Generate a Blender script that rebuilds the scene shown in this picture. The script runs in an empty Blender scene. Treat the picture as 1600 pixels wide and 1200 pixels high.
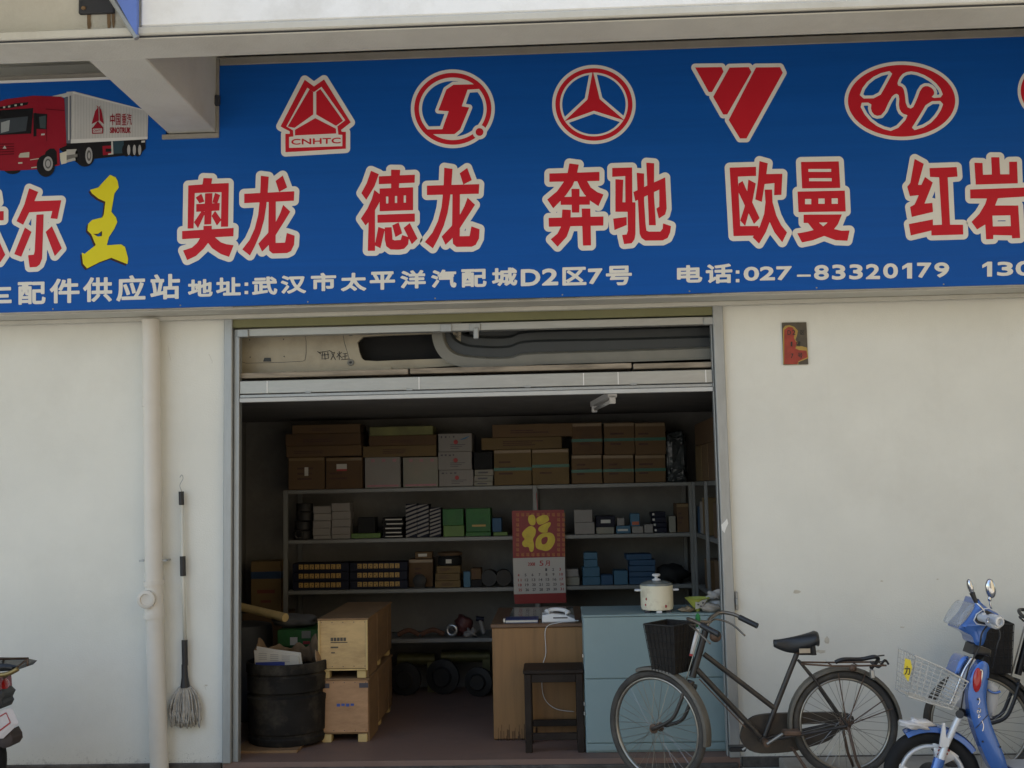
import bpy, bmesh, math, random
import numpy as np
from mathutils import Vector, Matrix, geometry, noise
random.seed(7)
SC = bpy.context.scene
COL = SC.collection
R = math.radians

# ------------------------------------------------------------------ camera
FPX, W0, H0 = 1700.0, 1600.0, 1200.0
CAM = Vector((0.0, -6.67, 1.60))
PITCH, YAW, ROLL = R(5.5), R(2.2), R(-1.2)
cd = bpy.data.cameras.new('camera')
cam = bpy.data.objects.new('camera', cd); COL.objects.link(cam)
cd.sensor_fit = 'HORIZONTAL'; cd.sensor_width = 36.0; cd.lens = 36.0 * FPX / W0
cd.clip_start = 0.05; cd.clip_end = 2000
CR = Matrix.Rotation(YAW, 3, 'Z') @ Matrix.Rotation(math.pi / 2 + PITCH, 3, 'X') @ Matrix.Rotation(ROLL, 3, 'Z')
cam.matrix_world = Matrix.Translation(CAM) @ CR.to_4x4()
SC.camera = cam

# ------------------------------------------------------------------ light
SUN_EL, SUN_AZ = R(55), R(70)          # behind the building, a little to the left
world = bpy.data.worlds.new('World'); SC.world = world; world.use_nodes = True
wn = world.node_tree; bg = wn.nodes['Background']
sky = wn.nodes.new('ShaderNodeTexSky'); sky.sky_type = 'NISHITA'; sky.sun_disc = False
sky.sun_elevation = SUN_EL; sky.sun_rotation = -SUN_AZ
sky.air_density = 1.3; sky.dust_density = 1.6; sky.ozone_density = 1.0
wn.links.new(sky.outputs[0], bg.inputs[0]); bg.inputs[1].default_value = 0.10
sl = bpy.data.lights.new('sun', 'SUN'); sl.energy = 3.0; sl.angle = R(0.5); sl.color = (1, .95, .87)
sun = bpy.data.objects.new('sun', sl); COL.objects.link(sun)
sd = Vector((-math.sin(SUN_AZ) * math.cos(SUN_EL), math.cos(SUN_AZ) * math.cos(SUN_EL), math.sin(SUN_EL)))
sun.rotation_euler = (-sd).to_track_quat('-Z', 'Y').to_euler(); sun.location = (0, 0, 20)
SC.view_settings.view_transform = 'Standard'; SC.view_settings.look = 'None'
SC.view_settings.gamma = 1; SC.view_settings.use_curve_mapping = False
SC.view_settings.exposure = 1.76
SC.render.engine = 'CYCLES'
SC.cycles.use_denoising = True
SC.cycles.max_bounces = 10; SC.cycles.diffuse_bounces = 6

# ------------------------------------------------------------------ helpers
def ray(x, y):
    return CR @ Vector(((x - 800) / FPX, -(y - 600) / FPX, -1))
def P(x, y, Y):
    d = ray(x, y); return CAM + d * ((Y - CAM.y) / d.y)
def Pz(x, y, Z):
    d = ray(x, y); return CAM + d * ((Z - CAM.z) / d.z)

ORG = {}
def thing(name, label, cat, loc=(0, 0, 0), group=None):
    o = bpy.data.objects.new(name, None); COL.objects.link(o); o.empty_display_size = .05
    o.location = loc; ORG[o] = Vector(loc); tag(o, label, cat, group); return o
def tag(o, label=None, cat=None, group=None, kind=None):
    if label: o['label'] = label
    if cat: o['category'] = cat
    if group: o['group'] = group
    if kind: o['kind'] = kind
    return o
def obj(name, me, mat, parent=None, smooth=False, loc=None):
    """link a mesh (built in world coordinates) as one object"""
    if isinstance(me, B): me = me.mesh(name)
    if smooth is True:
        me.polygons.foreach_set('use_smooth', [True] * len(me.polygons))
    elif smooth:
        me.polygons.foreach_set('use_smooth', [True] * len(me.polygons))
        me.set_sharp_from_angle(angle=R(smooth))
    o = bpy.data.objects.new(name, me); COL.objects.link(o)
    if mat: 
        for m in (mat if isinstance(mat, (list, tuple)) else [mat]): me.materials.append(m)
    if parent:
        org = ORG[parent]; o.parent = parent
        me.transform(Matrix.Translation(-org)); ORG[o] = org
    else:
        if loc is None:
            n = len(me.vertices)
            if n:
                co = np.empty(n * 3); me.vertices.foreach_get('co', co); co = co.reshape(-1, 3)
                a, b = co.min(0), co.max(0); loc = ((a[0] + b[0]) / 2, (a[1] + b[1]) / 2, a[2])
            else: loc = (0, 0, 0)
        loc = Vector(loc); me.transform(Matrix.Translation(-loc)); o.location = loc; ORG[o] = loc
    return o
def one(name, me, mat, label, cat, group=None, smooth=False):
    return tag(obj(name, me, mat, None, smooth), label, cat, group)
def struct(name, me, mat, parent=None):
    o = obj(name, me, mat, parent, loc=(0, 0, 0))
    if not parent: o['kind'] = 'structure'
    return o

class B:
    def __init__(s): s.bm = bmesh.new()
    def mesh(s, name):
        me = bpy.data.meshes.new(name); bmesh.ops.recalc_face_normals(s.bm, faces=s.bm.faces)
        s.bm.to_mesh(me); s.bm.free(); return me
    def add(s, vs, fs, mi=0):
        v = [s.bm.verts.new(p) for p in vs]
        out = []
        for f in fs:
            try:
                q = s.bm.faces.new([v[i] for i in f]); q.material_index = mi; out.append(q)
            except ValueError: pass
        return out
    def box(s, x0, x1, y0, y1, z0, z1, bev=0, mi=0, rot=None, seg=1):
        vs = [Vector((x, y, z)) for z in (z0, z1) for y in (y0, y1) for x in (x0, x1)]
        if rot is not None:
            c = Vector(((x0 + x1) / 2, (y0 + y1) / 2, z0)); vs = [rot @ (v - c) + c for v in vs]
        fs = s.add(vs, [(0, 2, 3, 1), (4, 5, 7, 6), (0, 1, 5, 4), (2, 6, 7, 3), (0, 4, 6, 2), (1, 3, 7, 5)], mi)
        if bev:
            es = list({e for f in fs for e in f.edges})
            bmesh.ops.bevel(s.bm, geom=es, offset=bev, segments=seg, affect='EDGES', profile=.5)
        return s
    def tube(s, pts, r, n=8, closed=False, caps=True, mi=0, flat=1.0):
        pts = [Vector(p) for p in pts]; N = len(pts)
        rs = r if isinstance(r, (list, tuple)) else [r] * N
        rings = []; up = None
        for i in range(N):
            a = pts[(i - 1) % N] if (closed or i > 0) else pts[i]
            b = pts[(i + 1) % N] if (closed or i < N - 1) else pts[i]
            t = (b - a).normalized()
            if up is None:
                up = Vector((0, 0, 1)) if abs(t.z) < .9 else Vector((0, 1, 0))
            u = (up - t * up.dot(t)).normalized(); w = t.cross(u); up = u
            rings.append([s.bm.verts.new(pts[i] + u * (math.cos(2 * math.pi * k / n) * rs[i]) + w * (math.sin(2 * math.pi * k / n) * rs[i] * flat)) for k in range(n)])
        for i in range(N if closed else N - 1):
            A, Bq = rings[i], rings[(i + 1) % N]
            for k in range(n):
                q = s.bm.faces.new((A[k], A[(k + 1) % n], Bq[(k + 1) % n], Bq[k])); q.material_index = mi
        if caps and not closed:
            for rg in (rings[0], rings[-1]):
                q = s.bm.faces.new(rg); q.material_index = mi
        return s
    def lathe(s, prof, c, axis=(0, 0, 1), n=24, mi=0, cap=True, ref=None):
        """prof: list of (r, h) along axis from point c"""
        ax = Vector(axis).normalized(); u = Vector(ref) if ref else (Vector((1, 0, 0)) if abs(ax.x) < .9 else Vector((0, 1, 0)))
        u = (u - ax * u.dot(ax)).normalized(); w = ax.cross(u); c = Vector(c)
        rings = [[s.bm.verts.new(c + ax * h + (u * math.cos(2 * math.pi * k / n) + w * math.sin(2 * math.pi * k / n)) * max(r, 1e-5)) for k in range(n)] for r, h in prof]
        for A, Bq in zip(rings, rings[1:]):
            for k in range(n):
                q = s.bm.faces.new((A[k], A[(k + 1) % n], Bq[(k + 1) % n], Bq[k])); q.material_index = mi
        if cap:
            for rg in (rings[0], rings[-1]):
                q = s.bm.faces.new(rg); q.material_index = mi
        return s
    def torus(s, c, R0, r, axis, n=40, m=8, ell=1.0, mi=0):
        ax = Vector(axis).normalized(); u = Vector((0, 0, 1)); u = (u - ax * u.dot(ax)).normalized(); w = ax.cross(u); c = Vector(c)
        rings = []
        for i in range(n):
            a = 2 * math.pi * i / n; d = u * math.cos(a) + w * math.sin(a)
            rings.append([s.bm.verts.new(c + d * (R0 + r * math.cos(2 * math.pi * k / m)) + ax * (r * ell * math.sin(2 * math.pi * k / m))) for k in range(m)])
        for i in range(n):
            A, Bq = rings[i], rings[(i + 1) % n]
            for k in range(m): s.bm.faces.new((A[k], A[(k + 1) % m], Bq[(k + 1) % m], Bq[k])).material_index = mi
        return s
    def ell(s, c, rx, ry, rz, n=16, m=10, mi=0, rot=None):
        prof = []; c = Vector(c); rings = []
        for j in range(m + 1):
            t = math.pi * j / m
            ring = []
            for k in range(n):
                a = 2 * math.pi * k / n
                v = Vector((rx * max(math.sin(t), 1e-4) * math.cos(a), ry * max(math.sin(t), 1e-4) * math.sin(a), -rz * math.cos(t)))
                if rot is not None: v = rot @ v
                ring.append(s.bm.verts.new(c + v))
            rings.append(ring)
        for A, Bq in zip(rings, rings[1:]):
            for k in range(n): s.bm.faces.new((A[k], A[(k + 1) % n], Bq[(k + 1) % n], Bq[k])).material_index = mi
        return s
    def prism(s, front, d, bev=0, mi=0):
        """front: 3D polygon, d: extrusion vector; bev>0 rounds the rim"""
        f = [Vector(p) for p in front]; d = Vector(d); n = len(f)
        if bev:
            c2 = inset(f, bev); L = d.length; dn = d / L
            loops = [[p + dn * 0 for p in c2], [f[i] + dn * min(bev * .7, L * .4) for i in range(n)],
                     [f[i] + dn * (L - min(bev * .7, L * .4)) for i in range(n)], [p + d for p in c2]]
        else: loops = [f, [p + d for p in f]]
        V = [[s.bm.verts.new(p) for p in l] for l in loops]
        for A, Bq in zip(V, V[1:]):
            for k in range(n): s.bm.faces.new((A[k], A[(k + 1) % n], Bq[(k + 1) % n], Bq[k])).material_index = mi
        for l, vv in ((loops[0], V[0]), (loops[-1], V[-1])):
            for t in geometry.tessellate_polygon([l]):
                try: s.bm.faces.new([vv[i] for i in t]).material_index = mi
                except ValueError: pass
        return s
def inset(f, a):
    n = len(f); nrm = geometry.normal(f) if n > 2 else Vector((0, 1, 0)); out = []
    # orient
    ar = sum((f[i].cross(f[(i + 1) % n]) for i in range(n)), Vector())
    nrm = ar.normalized()
    for i in range(n):
        e1 = (f[i] - f[i - 1]).normalized(); e2 = (f[(i + 1) % n] - f[i]).normalized()
        n1 = nrm.cross(e1); n2 = nrm.cross(e2); b = (n1 + n2)
        if b.length < 1e-4: b = n1
        b.normalize(); k = max(.5, b.dot(n1)); out.append(f[i] + b * (a / k))
    return out
def smooth_loop(pts, it=1):
    for _ in range(it):
        q = []
        n = len(pts)
        for i in range(n):
            a, b = pts[i], pts[(i + 1) % n]
            q.append(tuple(a[k] * .75 + b[k] * .25 for k in range(len(a)))); q.append(tuple(a[k] * .25 + b[k] * .75 for k in range(len(a))))
        pts = q
    return pts
def curve_pts(pts, k=6):
    """Catmull-Rom through 3D points"""
    p = [Vector(q) for q in pts]; out = []
    for i in range(len(p) - 1):
        a = p[max(i - 1, 0)]; b = p[i]; c = p[i + 1]; d = p[min(i + 2, len(p) - 1)]
        for j in range(k):
            t = j / k
            out.append(.5 * ((2 * b) + (c - a) * t + (2 * a - 5 * b + 4 * c - d) * t * t + (3 * b - a - 3 * c + d) * t ** 3))
    out.append(p[-1]); return out

# ------------------------------------------------------------------ materials
MATS = {}
def M(key, rgb=None, rough=.6, metal=0.0, var=.12, scale=6.0, bump=0.0, bscale=60.0, spec=.5, dirt=None, dirt_amt=.0, dscale=3.0, coat=0.0, stretch=(1, 1, 1)):
    if key in MATS: return MATS[key]
    m = bpy.data.materials.new(key); MATS[key] = m; m.use_nodes = True
    nt = m.node_tree; N = nt.nodes; L = nt.links; b = N['Principled BSDF']
    b.inputs['Roughness'].default_value = rough; b.inputs['Metallic'].default_value = metal
    b.inputs['Specular IOR Level'].default_value = spec; b.inputs['Coat Weight'].default_value = coat
    tc = N.new('ShaderNodeTexCoord'); mp = N.new('ShaderNodeMapping'); mp.inputs['Scale'].default_value = stretch
    L.new(tc.outputs['Object'], mp.inputs['Vector'])
    oi = N.new('ShaderNodeObjectInfo'); mu = N.new('ShaderNodeMath'); mu.operation = 'MULTIPLY'; mu.inputs[1].default_value = 37.0
    L.new(oi.outputs['Random'], mu.inputs[0])
    nz = N.new('ShaderNodeTexNoise'); nz.noise_dimensions = '4D'; nz.inputs['Scale'].default_value = scale; nz.inputs['Detail'].default_value = 6; nz.inputs['Roughness'].default_value = .62
    L.new(mp.outputs[0], nz.inputs['Vector']); L.new(mu.outputs[0], nz.inputs['W'])
    cr = N.new('ShaderNodeValToRGB'); e = cr.color_ramp.elements
    e[0].position = .3; e[1].position = .7
    e[0].color = (*[c * (1 - var) for c in rgb], 1); e[1].color = (*[min(1, c * (1 + var)) for c in rgb], 1)
    L.new(nz.outputs['Fac'], cr.inputs[0]); col = cr.outputs[0]
    if dirt is not None and dirt_amt > 0:
        n2 = N.new('ShaderNodeTexNoise'); n2.noise_dimensions = '4D'; n2.inputs['Scale'].default_value = dscale; n2.inputs['Detail'].default_value = 8; n2.inputs['Roughness'].default_value = .7
        L.new(mp.outputs[0], n2.inputs['Vector']); L.new(mu.outputs[0], n2.inputs['W'])
        r2 = N.new('ShaderNodeValToRGB'); r2.color_ramp.elements[0].position = .48; r2.color_ramp.elements[1].position = .72
        r2.color_ramp.elements[1].color = (dirt_amt,) * 3 + (1,)
        L.new(n2.outputs['Fac'], r2.inputs[0])
        mx = N.new('ShaderNodeMix'); mx.data_type = 'RGBA'; L.new(r2.outputs[0], mx.inputs['Factor']); L.new(col, mx.inputs['A']); mx.inputs['B'].default_value = (*dirt, 1)
        col = mx.outputs['Result']
    L.new(col, b.inputs['Base Color'])
    rr = N.new('ShaderNodeMapRange'); rr.inputs['To Min'].default_value = max(.02, rough - .08); rr.inputs['To Max'].default_value = min(1, rough + .1)
    L.new(nz.outputs['Fac'], rr.inputs['Value']); L.new(rr.outputs[0], b.inputs['Roughness'])
    if bump:
        n3 = N.new('ShaderNodeTexNoise'); n3.inputs['Scale'].default_value = bscale; n3.inputs['Detail'].default_value = 5
        L.new(mp.outputs[0], n3.inputs['Vector'])
        bp = N.new('ShaderNodeBump'); bp.inputs['Strength'].default_value = bump; bp.inputs['Distance'].default_value = .01
        L.new(n3.outputs['Fac'], bp.inputs['Height']); L.new(bp.outputs[0], b.inputs['Normal'])
    return m

# ------------------------------------------------------------------ flat print: signed distance shapes -> meshes
def sdf_segs(segs, X, Y):
    d2 = np.full(X.shape, 1e9); ins = np.zeros(X.shape, bool)
    for ax, ay, bx, by in segs:
        ex, ey = bx - ax, by - ay; l2 = ex * ex + ey * ey
        if l2 < 1e-12: continue
        t = np.clip(((X - ax) * ex + (Y - ay) * ey) / l2, 0, 1)
        d2 = np.minimum(d2, (X - ax - t * ex) ** 2 + (Y - ay - t * ey) ** 2)
        if ay != by:
            c = (ay > Y) != (by > Y); ins ^= c & (X < ex * (Y - ay) / ey + ax)
    d = np.sqrt(d2); return np.where(ins, -d, d)
def segs_of(loops):
    return [(l[i][0], l[i][1], l[(i + 1) % len(l)][0], l[(i + 1) % len(l)][1]) for l in loops for i in range(len(l))]
def poly(*loops): return ('p', segs_of(loops), None)
def sdf_shapes(shapes, X, Y):
    d = np.full(X.shape, 1e9)
    for s in shapes:
        if s[0] == 'p': d = np.minimum(d, sdf_segs(s[1], X, Y))
        elif s[0] == 'e':
            cx, cy, rx, ry = s[1]; d = np.minimum(d, (np.sqrt(((X - cx) / rx) ** 2 + ((Y - cy) / ry) ** 2) - 1) * min(rx, ry))
        elif s[0] == 'ring':
            cx, cy, rx, ry, ix, iy = s[1]
            o = (np.sqrt(((X - cx) / rx) ** 2 + ((Y - cy) / ry) ** 2) - 1) * min(rx, ry); i = (np.sqrt(((X - cx) / ix) ** 2 + ((Y - cy) / iy) ** 2) - 1) * min(ix, iy)
            d = np.minimum(d, np.maximum(o, -i))
    return d
def march(F, x0, y0, h):
    """filled marching squares of F<0 -> verts (x,y), faces"""
    ny, nx = F.shape; V = []; FC = []; idx = {}
    def gv(key, x, y):
        if key not in idx: idx[key] = len(V); V.append((x, y))
        return idx[key]
    I = F < 0
    cnt = I[:-1, :-1].astype(int) + I[1:, :-1] + I[:-1, 1:] + I[1:, 1:]
    for j in range(ny - 1):
        row = cnt[j]; full = np.flatnonzero(np.diff(np.concatenate(([0], (row == 4).astype(int), [0]))))
        for a, b in zip(full[::2], full[1::2]):
            FC.append([gv((a, j), x0 + a * h, y0 + j * h), gv((b, j), x0 + b * h, y0 + j * h), gv((b, j + 1), x0 + b * h, y0 + (j + 1) * h), gv((a, j + 1), x0 + a * h, y0 + (j + 1) * h)])
        for i in np.flatnonzero((row > 0) & (row < 4)):
            cs = ((i, j), (i + 1, j), (i + 1, j + 1), (i, j + 1)); f = []
            for k in range(4):
                (ax, ay), (bx, by) = cs[k], cs[(k + 1) % 4]; fa, fb = F[ay, ax], F[by, bx]
                if fa < 0: f.append(gv((ax, ay), x0 + ax * h, y0 + ay * h))
                if (fa < 0) != (fb < 0):
                    t = fa / (fa - fb); key = ('e',) + tuple(sorted(((ax, ay), (bx, by))))
                    f.append(gv(key, x0 + (ax + t * (bx - ax)) * h, y0 + (ay + t * (by - ay)) * h))
            if len(f) >= 3: FC.append(f)
    return V, FC
def print_mesh(name, shapes, grow, proj, h=.5, sub=None):
    """shapes in photo pixels; proj maps pixel -> 3D"""
    xs, ys = [], []
    for s in shapes:
        if s[0] == 'p':
            for q in s[1]: xs += [q[0], q[2]]; ys += [q[1], q[3]]
        else: cx, cy, rx, ry = s[1][:4]; xs += [cx - rx, cx + rx]; ys += [cy - ry, cy + ry]
    g = max(grow, 0) + 2 * h; x0, y0 = min(xs) - g, min(ys) - g
    nx = int((max(xs) + g - x0) / h) + 2; ny = int((max(ys) + g - y0) / h) + 2
    X, Y = np.meshgrid(x0 + np.arange(nx) * h, y0 + np.arange(ny) * h)
    F = sdf_shapes(shapes, X, Y) - grow
    if sub: F = np.maximum(F, -sdf_shapes(sub, X, Y))
    V, FC = march(F, x0, y0, h)
    me = bpy.data.meshes.new(name); me.from_pydata([proj(x, y) for x, y in V], [], FC); me.update(); return me
GL = {}
def glyph(txt):
    """outline segments of a text in its ink box, normalised to 0..1 with y down"""
    if txt in GL: return GL[txt]
    cu = bpy.data.curves.new('t', 'FONT'); cu.body = txt; cu.resolution_u = 4
    o = bpy.data.objects.new('t', cu); COL.objects.link(o)
    dg = bpy.context.evaluated_depsgraph_get(); me = bpy.data.meshes.new_from_object(o.evaluated_get(dg))
    bm = bmesh.new(); bm.from_mesh(me); bmesh.ops.remove_doubles(bm, verts=bm.verts, dist=1e-6)
    sg = [(e.verts[0].co.x, e.verts[0].co.y, e.verts[1].co.x, e.verts[1].co.y) for e in bm.edges if len(e.link_faces) == 1]
    bm.free(); bpy.data.objects.remove(o); bpy.data.curves.remove(cu); bpy.data.meshes.remove(me)
    a = np.array(sg); x0, x1 = a[:, [0, 2]].min(), a[:, [0, 2]].max(); y0, y1 = a[:, [1, 3]].min(), a[:, [1, 3]].max()
    a[:, [0, 2]] = (a[:, [0, 2]] - x0) / (x1 - x0); a[:, [1, 3]] = 1 - (a[:, [1, 3]] - y0) / (y1 - y0)
    GL[txt] = a; return a
def text_shape(txt, x0, y0, x1, y1, slope=0.0):
    a = glyph(txt).copy(); a[:, [0, 2]] = x0 + a[:, [0, 2]] * (x1 - x0); a[:, [1, 3]] = y0 + a[:, [1, 3]] * (y1 - y0)
    a[:, 1] += slope * (a[:, 0] - x0); a[:, 3] += slope * (a[:, 2] - x0)
    return ('p', [tuple(r) for r in a], None)
def flat_poly(name, pts, proj):
    v = [proj(x, y) for x, y in pts]; me = bpy.data.meshes.new(name)
    me.from_pydata(v, [], [tuple(t) for t in geometry.tessellate_polygon([[Vector(q) for q in v]])]); me.update(); return me

# ------------------------------------------------------------------ shared materials
m_plaster = M('plaster', (.735, .725, .655), .85, var=.05, scale=1.6, bump=.16, bscale=110, dirt=(.55, .525, .455), dirt_amt=.3, dscale=1.1)
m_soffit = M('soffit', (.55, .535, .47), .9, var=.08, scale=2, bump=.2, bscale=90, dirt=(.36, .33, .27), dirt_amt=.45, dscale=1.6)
m_parapet = M('parapet paint', (.84, .84, .81), .8, var=.04, scale=3, bump=.1, bscale=120, dirt=(.5, .48, .42), dirt_amt=.4, dscale=2.5)
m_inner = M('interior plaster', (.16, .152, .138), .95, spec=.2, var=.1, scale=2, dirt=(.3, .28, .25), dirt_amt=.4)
m_concrete = M('street concrete', (.29, .275, .25), .9, var=.15, scale=1.5, bump=.3, bscale=40, dirt=(.14, .13, .12), dirt_amt=.5)
m_floor = M('shop floor', (.205, .128, .098), .6, var=.15, scale=3, bump=.1, bscale=60, dirt=(.09, .075, .07), dirt_amt=.6)
m_plinth = M('dark plinth', (.07, .062, .055), .9, var=.3, scale=8, bump=.4, bscale=60, dirt=(.2, .19, .17), dirt_amt=.5, dscale=9)
m_alu = M('aluminium', (.40, .395, .365), .45, .55, var=.08, scale=10, stretch=(1, 6, 6), dirt=(.33, .32, .29), dirt_amt=.4)
m_alu_grey = M('grey aluminium frame', (.36, .37, .365), .45, .55, var=.08, scale=8, stretch=(6, 6, 1), dirt=(.26, .26, .24), dirt_amt=.4)
m_yellow = M('yellow green paint', (.17, .165, .075), .7, var=.1, scale=5, dirt=(.2, .19, .1), dirt_amt=.4)
m_wood = M('raw plank', (.27, .225, .17), .85, var=.4, scale=5, bump=.2, bscale=50, stretch=(1, 8, 8))
m_pvc = M('cream pvc', (.64, .60, .53), .42, var=.04, scale=4, dirt=(.45, .4, .33), dirt_amt=.2)
m_black = M('black plastic', (.015, .015, .016), .45, var=.2)
m_mirror = M('polished steel strip', (.6, .6, .6), .1, 1.0, var=.3, scale=2.5, bump=1.0, bscale=2.2)
m_rust = M('rust stain', (.2, .13, .07), .9, var=.3)
m_dark = M('dark void paint', (.03, .032, .038), .6, var=.2)
m_blue_paint = M('blue painted panel', (.12, .2, .55), .5, var=.06)
m_white = M('white paint', (.74, .73, .70), .5, var=.04)

def grime(m, foot=.2):
    nt = m.node_tree; N = nt.nodes; L = nt.links; b = N['Principled BSDF']; src = b.inputs['Base Color'].links[0].from_socket
    tc = N.new('ShaderNodeTexCoord'); sx = N.new('ShaderNodeSeparateXYZ'); L.new(tc.outputs['Object'], sx.inputs[0])
    mr = N.new('ShaderNodeMapRange'); mr.inputs['From Min'].default_value = 0; mr.inputs['From Max'].default_value = foot; mr.inputs['To Min'].default_value = .22; mr.inputs['To Max'].default_value = -.02; L.new(sx.outputs[2], mr.inputs[0])
    nz = N.new('ShaderNodeTexNoise'); nz.inputs['Scale'].default_value = 26; nz.inputs['Detail'].default_value = 9; nz.inputs['Roughness'].default_value = .75; L.new(tc.outputs['Object'], nz.inputs['Vector'])
    ad = N.new('ShaderNodeMath'); ad.operation = 'ADD'; L.new(mr.outputs[0], ad.inputs[0]); L.new(nz.outputs['Fac'], ad.inputs[1])
    cr = N.new('ShaderNodeValToRGB'); cr.color_ramp.elements[0].position = .66; cr.color_ramp.elements[1].position = .92; cr.color_ramp.elements[1].color = (.75, .75, .75, 1); L.new(ad.outputs[0], cr.inputs[0])
    mx = N.new('ShaderNodeMix'); mx.data_type = 'RGBA'; L.new(cr.outputs[0], mx.inputs['Factor']); L.new(src, mx.inputs['A']); mx.inputs['B'].default_value = (.2, .18, .15, 1)
    n3 = N.new('ShaderNodeTexNoise'); n3.inputs['Scale'].default_value = 130; n3.inputs['Detail'].default_value = 3; L.new(tc.outputs['Object'], n3.inputs['Vector'])
    m3_ = N.new('ShaderNodeMapRange'); m3_.inputs['From Max'].default_value = .3; m3_.inputs['To Min'].default_value = .10; m3_.inputs['To Max'].default_value = -.06; L.new(sx.outputs[2], m3_.inputs[0])
    a3 = N.new('ShaderNodeMath'); a3.operation = 'ADD'; L.new(m3_.outputs[0], a3.inputs[0]); L.new(n3.outputs['Fac'], a3.inputs[1])
    c3 = N.new('ShaderNodeValToRGB'); c3.color_ramp.elements[0].position = .70; c3.color_ramp.elements[1].position = .76; c3.color_ramp.elements[1].color = (.8, .8, .8, 1); L.new(a3.outputs[0], c3.inputs[0])
    mx3 = N.new('ShaderNodeMix'); mx3.data_type = 'RGBA'; L.new(c3.outputs[0], mx3.inputs['Factor']); L.new(mx.outputs['Result'], mx3.inputs['A']); mx3.inputs['B'].default_value = (.06, .055, .05, 1); mx = mx3
    # sparse vertical run marks and scuffs
    mp = N.new('ShaderNodeMapping'); mp.inputs['Scale'].default_value = (5, 5, .7); L.new(tc.outputs['Object'], mp.inputs[0])
    n2 = N.new('ShaderNodeTexNoise'); n2.inputs['Scale'].default_value = 1.6; n2.inputs['Detail'].default_value = 7; n2.inputs['Roughness'].default_value = .65; L.new(mp.outputs[0], n2.inputs['Vector'])
    c2 = N.new('ShaderNodeValToRGB'); c2.color_ramp.elements[0].position = .56; c2.color_ramp.elements[1].position = .78; c2.color_ramp.elements[1].color = (.08, .08, .08, 1); L.new(n2.outputs['Fac'], c2.inputs[0])
    m2 = N.new('ShaderNodeMix'); m2.data_type = 'RGBA'; L.new(c2.outputs[0], m2.inputs['Factor']); L.new(mx.outputs['Result'], m2.inputs['A']); m2.inputs['B'].default_value = (.45, .41, .33, 1)
    L.new(m2.outputs['Result'], b.inputs['Base Color'])
grime(m_plaster)
ZB = -.06            # street level
XL, XR = -2.04, 1.045   # door opening
ZSOF, ZBEAM = 4.36, 3.78
YS = -.35            # sign face
YF = -1.72           # front of the overhanging slab

# ------------------------------------------------------------------ setting
g = B(); g.add([(-400, -600, ZB), (400, -600, ZB), (400, 0.1, ZB), (-400, 0.1, ZB)], [(0, 1, 2, 3)])
struct('street', g, m_concrete)
struct('floor', B().box(-2.59, 1.54, .2, 2.39, -.12, 0).box(XL + .002, XR - .002, -.03, .1999, -.12, 0), m_floor)
struct('pavement', B().box(1.26, 9, -.78, -.075, ZB - .05, .006, .006), M('pavement concrete', (.33, .315, .285), .9, var=.15, scale=4, bump=.3, bscale=60, dirt=(.17, .16, .14), dirt_amt=.5))
struct('threshold', B().box(-2.03, 1.03, -.06, -.031, ZB, -.03, .006), m_plinth)

ob = B().box(-4, 12, -26, -17, ZB, 12.5)
for i in range(3):
    for j in range(2): ob.box(-3.4 + i * 3, -1.6 + i * 3, -17.02, -16.95, 1.2 + j * 4.2, 3.4 + j * 4.2)
struct('unseen_side_blocker', B().box(5.6, 12, -16.9, -2.0, ZB, 9.5), M('ochre render', (.36, .30, .20), .9, var=.1, scale=1))  # added block out of view: darkens the right wall, bounces warm light
struct('unseen_sky_blocker', ob, M('opposite render', (.26, .245, .22), .9, var=.1, scale=1))  # added block out of view, sized to keep low sky off the interior
bld = thing('shop_building', 'white plastered shop building with a wide open doorway and overhanging concrete beams', 'building', (0, .1, ZB))
obj('front_wall', B().box(-9, XL, 0, .2, ZB, 4.6), m_plaster, bld)
obj('front_wall', B().box(XR, 9, 0, .2, ZB, 4.6), m_plaster, bld)
obj('lintel_wall', B().box(XL, XR, .004, .2, 2.74, 4.6), m_plaster, bld)
zy0, zy1 = P(745, 503, .0).z, P(745, 484, 0).z
obj('lintel', B().box(XL + .02, XR - .02, -.03, .0, zy0, 2.76, .003), m_yellow, bld)
pl = obj('plinth', B().box(-9, XL - .01, -.03, 0, ZB, -.004, .006), m_plinth, bld)
obj('plinth', B().box(XR + .01, 9, -.03, 0, ZB, -.004, .006), m_plinth, bld)
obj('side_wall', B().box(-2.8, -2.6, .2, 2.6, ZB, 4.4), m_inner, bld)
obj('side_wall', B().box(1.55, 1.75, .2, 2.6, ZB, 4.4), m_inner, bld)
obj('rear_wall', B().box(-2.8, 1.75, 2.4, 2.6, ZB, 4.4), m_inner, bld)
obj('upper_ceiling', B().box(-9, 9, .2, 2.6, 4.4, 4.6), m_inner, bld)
obj('gable_wall', B().box(-9.2, -9, 0, 2.6, ZB, 8.6), m_plaster, bld)
obj('gable_wall', B().box(9, 9.2, 0, 2.6, ZB, 8.6), m_plaster, bld)
obj('outer_rear_wall', B().box(-9, 9, 2.6, 2.8, ZB, 8.6), m_plaster, bld)
obj('roof', B().box(-9.2, 9.2, -.65, 2.8, 8.6, 8.8), m_plaster, bld)
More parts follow.
